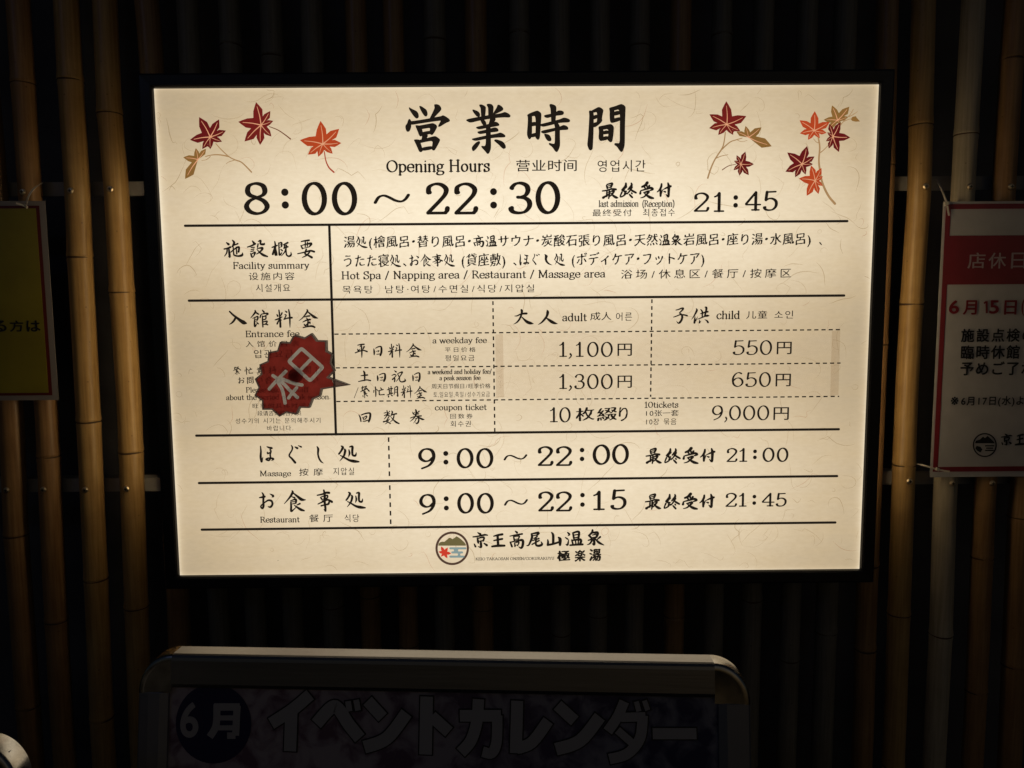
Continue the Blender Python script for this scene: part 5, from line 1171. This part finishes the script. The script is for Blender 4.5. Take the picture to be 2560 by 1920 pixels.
# ================================================================== POSTER STAND
M_alu = principled('brushed_aluminium', (0.33, 0.32, 0.315), 0.36, 1.0, noise=.08, nscale=60, bump=.05, bscale=300, stretch=(.05, 1, 1))
M_chrome = principled('worn_chrome_corner', (0.46, 0.445, 0.42), 0.2, 1.0, noise=.25, nscale=70, bump=.03, bscale=90)
M_silver = principled('silver_side_profile', (0.30, 0.30, 0.32), 0.45, 0.6)
M_back = principled('stand_backing', (0.05, 0.05, 0.055), 0.6)
def mat_poster():
    m, t, o = newmat('mottled_event_poster'); L = t.links.new
    p = N(t, 'ShaderNodeBsdfPrincipled'); L(p.outputs[0], o.inputs[0]); p.inputs['Roughness'].default_value = .25; p.inputs['Coat Weight'].default_value = .4
    tc = N(t, 'ShaderNodeTexCoord'); sp = N(t, 'ShaderNodeSeparateXYZ'); L(tc.outputs['Object'], sp.inputs[0])
    n = N(t, 'ShaderNodeTexNoise'); n.inputs['Scale'].default_value = 38; n.inputs['Detail'].default_value = 4; n.inputs['Distortion'].default_value = .6; L(tc.outputs['Object'], n.inputs['Vector'])
    r1 = N(t, 'ShaderNodeValToRGB'); r1.color_ramp.elements[0].position = .40; r1.color_ramp.elements[0].color = (.20, .12, .16, 1); r1.color_ramp.elements[1].position = .58; r1.color_ramp.elements[1].color = (.46, .38, .40, 1)
    r2 = N(t, 'ShaderNodeValToRGB'); r2.color_ramp.elements[0].position = .42; r2.color_ramp.elements[0].color = (.035, .04, .11, 1); r2.color_ramp.elements[1].position = .62; r2.color_ramp.elements[1].color = (.24, .24, .29, 1)
    L(n.outputs[0], r1.inputs[0]); L(n.outputs[0], r2.inputs[0])
    mr = N(t, 'ShaderNodeMapRange'); mr.inputs[1].default_value = -.12; mr.inputs[2].default_value = .25; L(sp.outputs[0], mr.inputs[0])
    mx = N(t, 'ShaderNodeMix', data_type='RGBA'); L(mr.outputs[0], mx.inputs[0]); L(r1.outputs[0], mx.inputs[6]); L(r2.outputs[0], mx.inputs[7]); L(mx.outputs[2], p.inputs['Base Color'])
    return m
M_poster = mat_poster(); M_navy = principled('poster_navy_disc', (0.028, 0.024, 0.085), .3, coat=.4); M_lett = principled('poster_white_letters', (0.46, 0.43, 0.42), .3, coat=.4)
M_outl = principled('poster_black_outline', (0.01, 0.01, 0.012), .4)
ZT = 1.133
a_, b_ = at_z(430, 1637, ZT), at_z(1786, 1660, ZT)
PWID = 0.034; CRN = 0.036; DEP = 0.021
ex = (b_-a_).normalized(); ey = Vector((-ex.y, ex.x, 0))   # away from viewer
half = (b_-a_).length/2 + CRN
top_c = (a_+b_)/2
LEAN = math.radians(9)
def stand(top_c, ex, label, half, dress=True):
    ey = Vector((-ex.y, ex.x, 0)); dn = (Vector((0, 0, -1))*math.cos(LEAN) - ey*math.sin(LEAN)); up = -dn; nrm = ex.cross(up).normalized()   # towards viewer
    Lh = top_c.z / math.cos(LEAN)
    base = top_c.copy(); base.z = 0
    M = Matrix(((ex.x, ey.x, 0, base.x), (ex.y, ey.y, 0, base.y), (0, 0, 1, 0), (0, 0, 0, 1)))
    root = thing('poster_stand', label, 'poster stand', M, 'aluminium poster stands')
    def W(s, d, q):  # s along the width, d down the face from the top, q proud of the face
        return top_c + ex*s + dn*d + nrm*q
    hgt = Lh - .01
    # top and bottom rails: flat shoulder then bowed face
    def rail(s0, s1, d0, sgn):
        prof = [(-.0030, -DEP), (-.0028, -DEP+.0012), (-.0008, -.0030), (.0004, -.0008), (.0026, .0008), (.006, .0012), (PWID-.004, .0012), (PWID, -.001), (PWID, -.010), (.004, -DEP)]
        V = []
        for s in (s0, s1):
            for d, q in prof: V.append(W(s, d0 + sgn*d, q))
        n = len(prof); return V, [(i, (i+1) % n, (i+1) % n + n, i+n) for i in range(n)] + [tuple(range(n)), tuple(reversed(range(n, 2*n)))]
    mk('top_rail', *rail(-half+CRN, half-CRN, 0, 1), M_alu, root); mk('bottom_rail', *rail(-half+CRN, half-CRN, hgt, -1), M_alu, root)
    for sg in (-1, 1):
        prof = [(0, -DEP), (0.0, -.0022), (.002, -.0004), (.012, .0012), (.024, .0010), (PWID-.002, -.002), (PWID-.002, -.010), (.004, -DEP)]
        V = []
        for d in (CRN+.004, hgt-CRN):
            for x, q in prof: V.append(W(sg*(half-x), d, q))
        n = len(prof); mk('side_rail', V, [(i, (i+1) % n, (i+1) % n + n, i+n) for i in range(n)] + [tuple(range(n)), tuple(reversed(range(n, 2*n)))], M_silver, root)
        for top in (True, False):
            # corner: quarter-round chrome piece, outer band and dished face
            V, Fc = [], []; n = 16
            cd_ = CRN+.004 if top else hgt-CRN
            rx, rz = CRN, CRN+.004
            rows = [(1.075, -DEP), (1.07, -DEP+.001), (1.01, -.0024), (.985, -.0004), (.93, .0008), (.82, .0002), (.3, -.0004), (0.0, -.0004)]
            for fr, q in rows:
                for k in range(n+1):
                    a = math.pi/2*k/n; V.append(W(sg*(half - CRN + rx*fr*math.sin(a)), cd_ + (-1 if top else 1)*rz*fr*math.cos(a), q))
            for i in range(len(rows)-1):
                for k in range(n): a = i*(n+1)+k; Fc.append((a, a+1, a+n+2, a+n+1))
            mk('corner', V, Fc, M_chrome, root, smooth=True)
    iw = half-PWID+.002
    V, Fc = box((0,0,0), (1,1,1))
    Vp = [W(-iw, PWID-.002, -.006), W(iw, PWID-.002, -.006), W(iw, hgt-PWID+.002, -.006), W(-iw, hgt-PWID+.002, -.006)]
    me_o = mk('poster', Vp, [(0, 3, 2, 1)], M_poster, root)
    Vb = [W(s, d, q) for q in (-.0075, -.016) for s, d in ((-half+.01, .01), (half-.01, .01), (half-.01, hgt-.01), (-half+.01, hgt-.01))]
    mk('backing_board', Vb, [(0,3,2,1),(4,5,6,7),(0,1,5,4),(1,2,6,5),(2,3,7,6),(3,0,4,7)], M_back, root)
    # rear leg frame of the A shape
    bk = -(Vector((0, 0, 1))*math.cos(LEAN)) + ey*math.sin(LEAN)
    for sg in (-1, 1):
        p = top_c + ex*(sg*(half-.03)) + ey*.034 - Vector((0, 0, .045)); q = p + bk*((p.z-.006)/math.cos(LEAN))
        mk('rear_leg', *tube([p, q], .010, 8), M_silver, root)
    p = top_c + ey*.034 - Vector((0, 0, .045)); pa, pb = p - ex*(half-.03), p + ex*(half-.03); mk('rear_crossbar', *tube([pa, pb], .009, 8), M_silver, root)
    return root, W, nrm, up
st, Wf, nrm, up = stand(top_c, ex, 'aluminium poster stand holding a dark event calendar poster, below the lit sign', half)
PP = Plane(Wf(0, .1, -.0055), ex, up)
V, Fc = [], []
n = 40; V.append(PP.w(*PP.uv('V', 575, 612), .0002))
for k in range(n): V.append(PP.w(*PP.uv('V', 575+232*math.cos(2*math.pi*k/n), 612+245*math.sin(2*math.pi*k/n)), .0002))
Fc = [(0, 1+(k+1) % n, 1+k) for k in range(n)]
mk('navy_disc', V, Fc, M_navy, st)
def pletter(cr, strokes, outline=True):
    for nm, ex_, m_, off in (('letter_outline', 15, M_outl, .0004), ('letter', 0, M_lett, .0008)):
        if ex_ and not outline: continue
        parts = []
        for i, (pts, w_) in enumerate(strokes):
            P = [Vector(PP.uv(cr, *p)) for p in pts]; mp = pts[len(pts)//2]
            k = (Vector(PP.uv(cr, mp[0]+1, mp[1])) - P[len(pts)//2]).length
            if ex_:
                d0, d1 = (P[0]-P[1]).normalized(), (P[-1]-P[-2]).normalized(); P[0] = P[0] + d0*ex_/2*k; P[-1] = P[-1] + d1*ex_/2*k
            P = catmull(P, 6) if len(P) > 2 else P
            v, f = stroke_poly(P, lambda d, t: (w_+ex_)*k, 1)
            parts.append(([PP.w(q[0], q[1], off + i*3e-5) for q in v], f))
        mk(nm, *merge(*parts), m_, st)
mk('letter', *cjk_geo(PP, 'V', '6', 'bold', 395, 508, 478, 698, .0008), M_lett, st)
pletter('V', [([(598,492),(592,620),(553,692)], 44), ([(580,508),(738,508)], 44), ([(722,500),(712,684)], 44), ([(712,684),(660,684)], 38), ([(600,575),(720,575)], 30), ([(595,636),(718,636)], 30)], False)
for cr, st_ in (('V', [([(930,610),(1060,525),(1170,432)], 72), ([(1055,530),(1046,780)], 76)]),
                ('V', [([(1207,612),(1300,512),(1345,522),(1405,612),(1475,700)], 76), ([(1402,472),(1412,535)], 36), ([(1452,464),(1464,530)], 36)]),
                ('V', [([(1522,470),(1615,572)], 72), ([(1502,755),(1640,700),(1762,545)], 76)]),
                ('V', [([(1885,444),(1878,800)], 78), ([(1915,565),(2022,662)], 72)]),
                ('W', [([(122,562),(375,562)], 70), ([(352,560),(348,720),(318,790),(262,782)], 64), ([(237,460),(226,600),(190,715),(128,788)], 70)]),
                ('W', [([(475,470),(466,792)], 74), ([(470,762),(565,725),(665,592)], 70)]),
                ('W', [([(722,497),(828,594)], 72), ([(712,768),(860,715),(982,568)], 76)]),
                ('W', [([(1132,474),(1090,570),(1030,658)], 62), ([(1112,572),(1262,568)], 56), ([(1245,560),(1228,700),(1150,795),(1040,828)], 64), ([(1090,650),(1190,738)], 48), ([(1205,474),(1222,535)], 32), ([(1255,468),(1276,528)], 32)]),
                ('W', [([(1306,672),(1575,672)], 68)])):
    pletter(cr, st_)
q_ = at_z(-46, 1862, ZT)
ex2 = Vector((math.cos(.10), math.sin(.10), 0))
stand(q_ - ex2*(half-.028), ex2, 'poster stand showing only its rounded chrome corner, at the lower left', half)
bpy.context.view_layer.update()
print('OBJS', len(S.objects), 'tris', sum(len(o.data.polygons) for o in S.objects if o.type == 'MESH'))
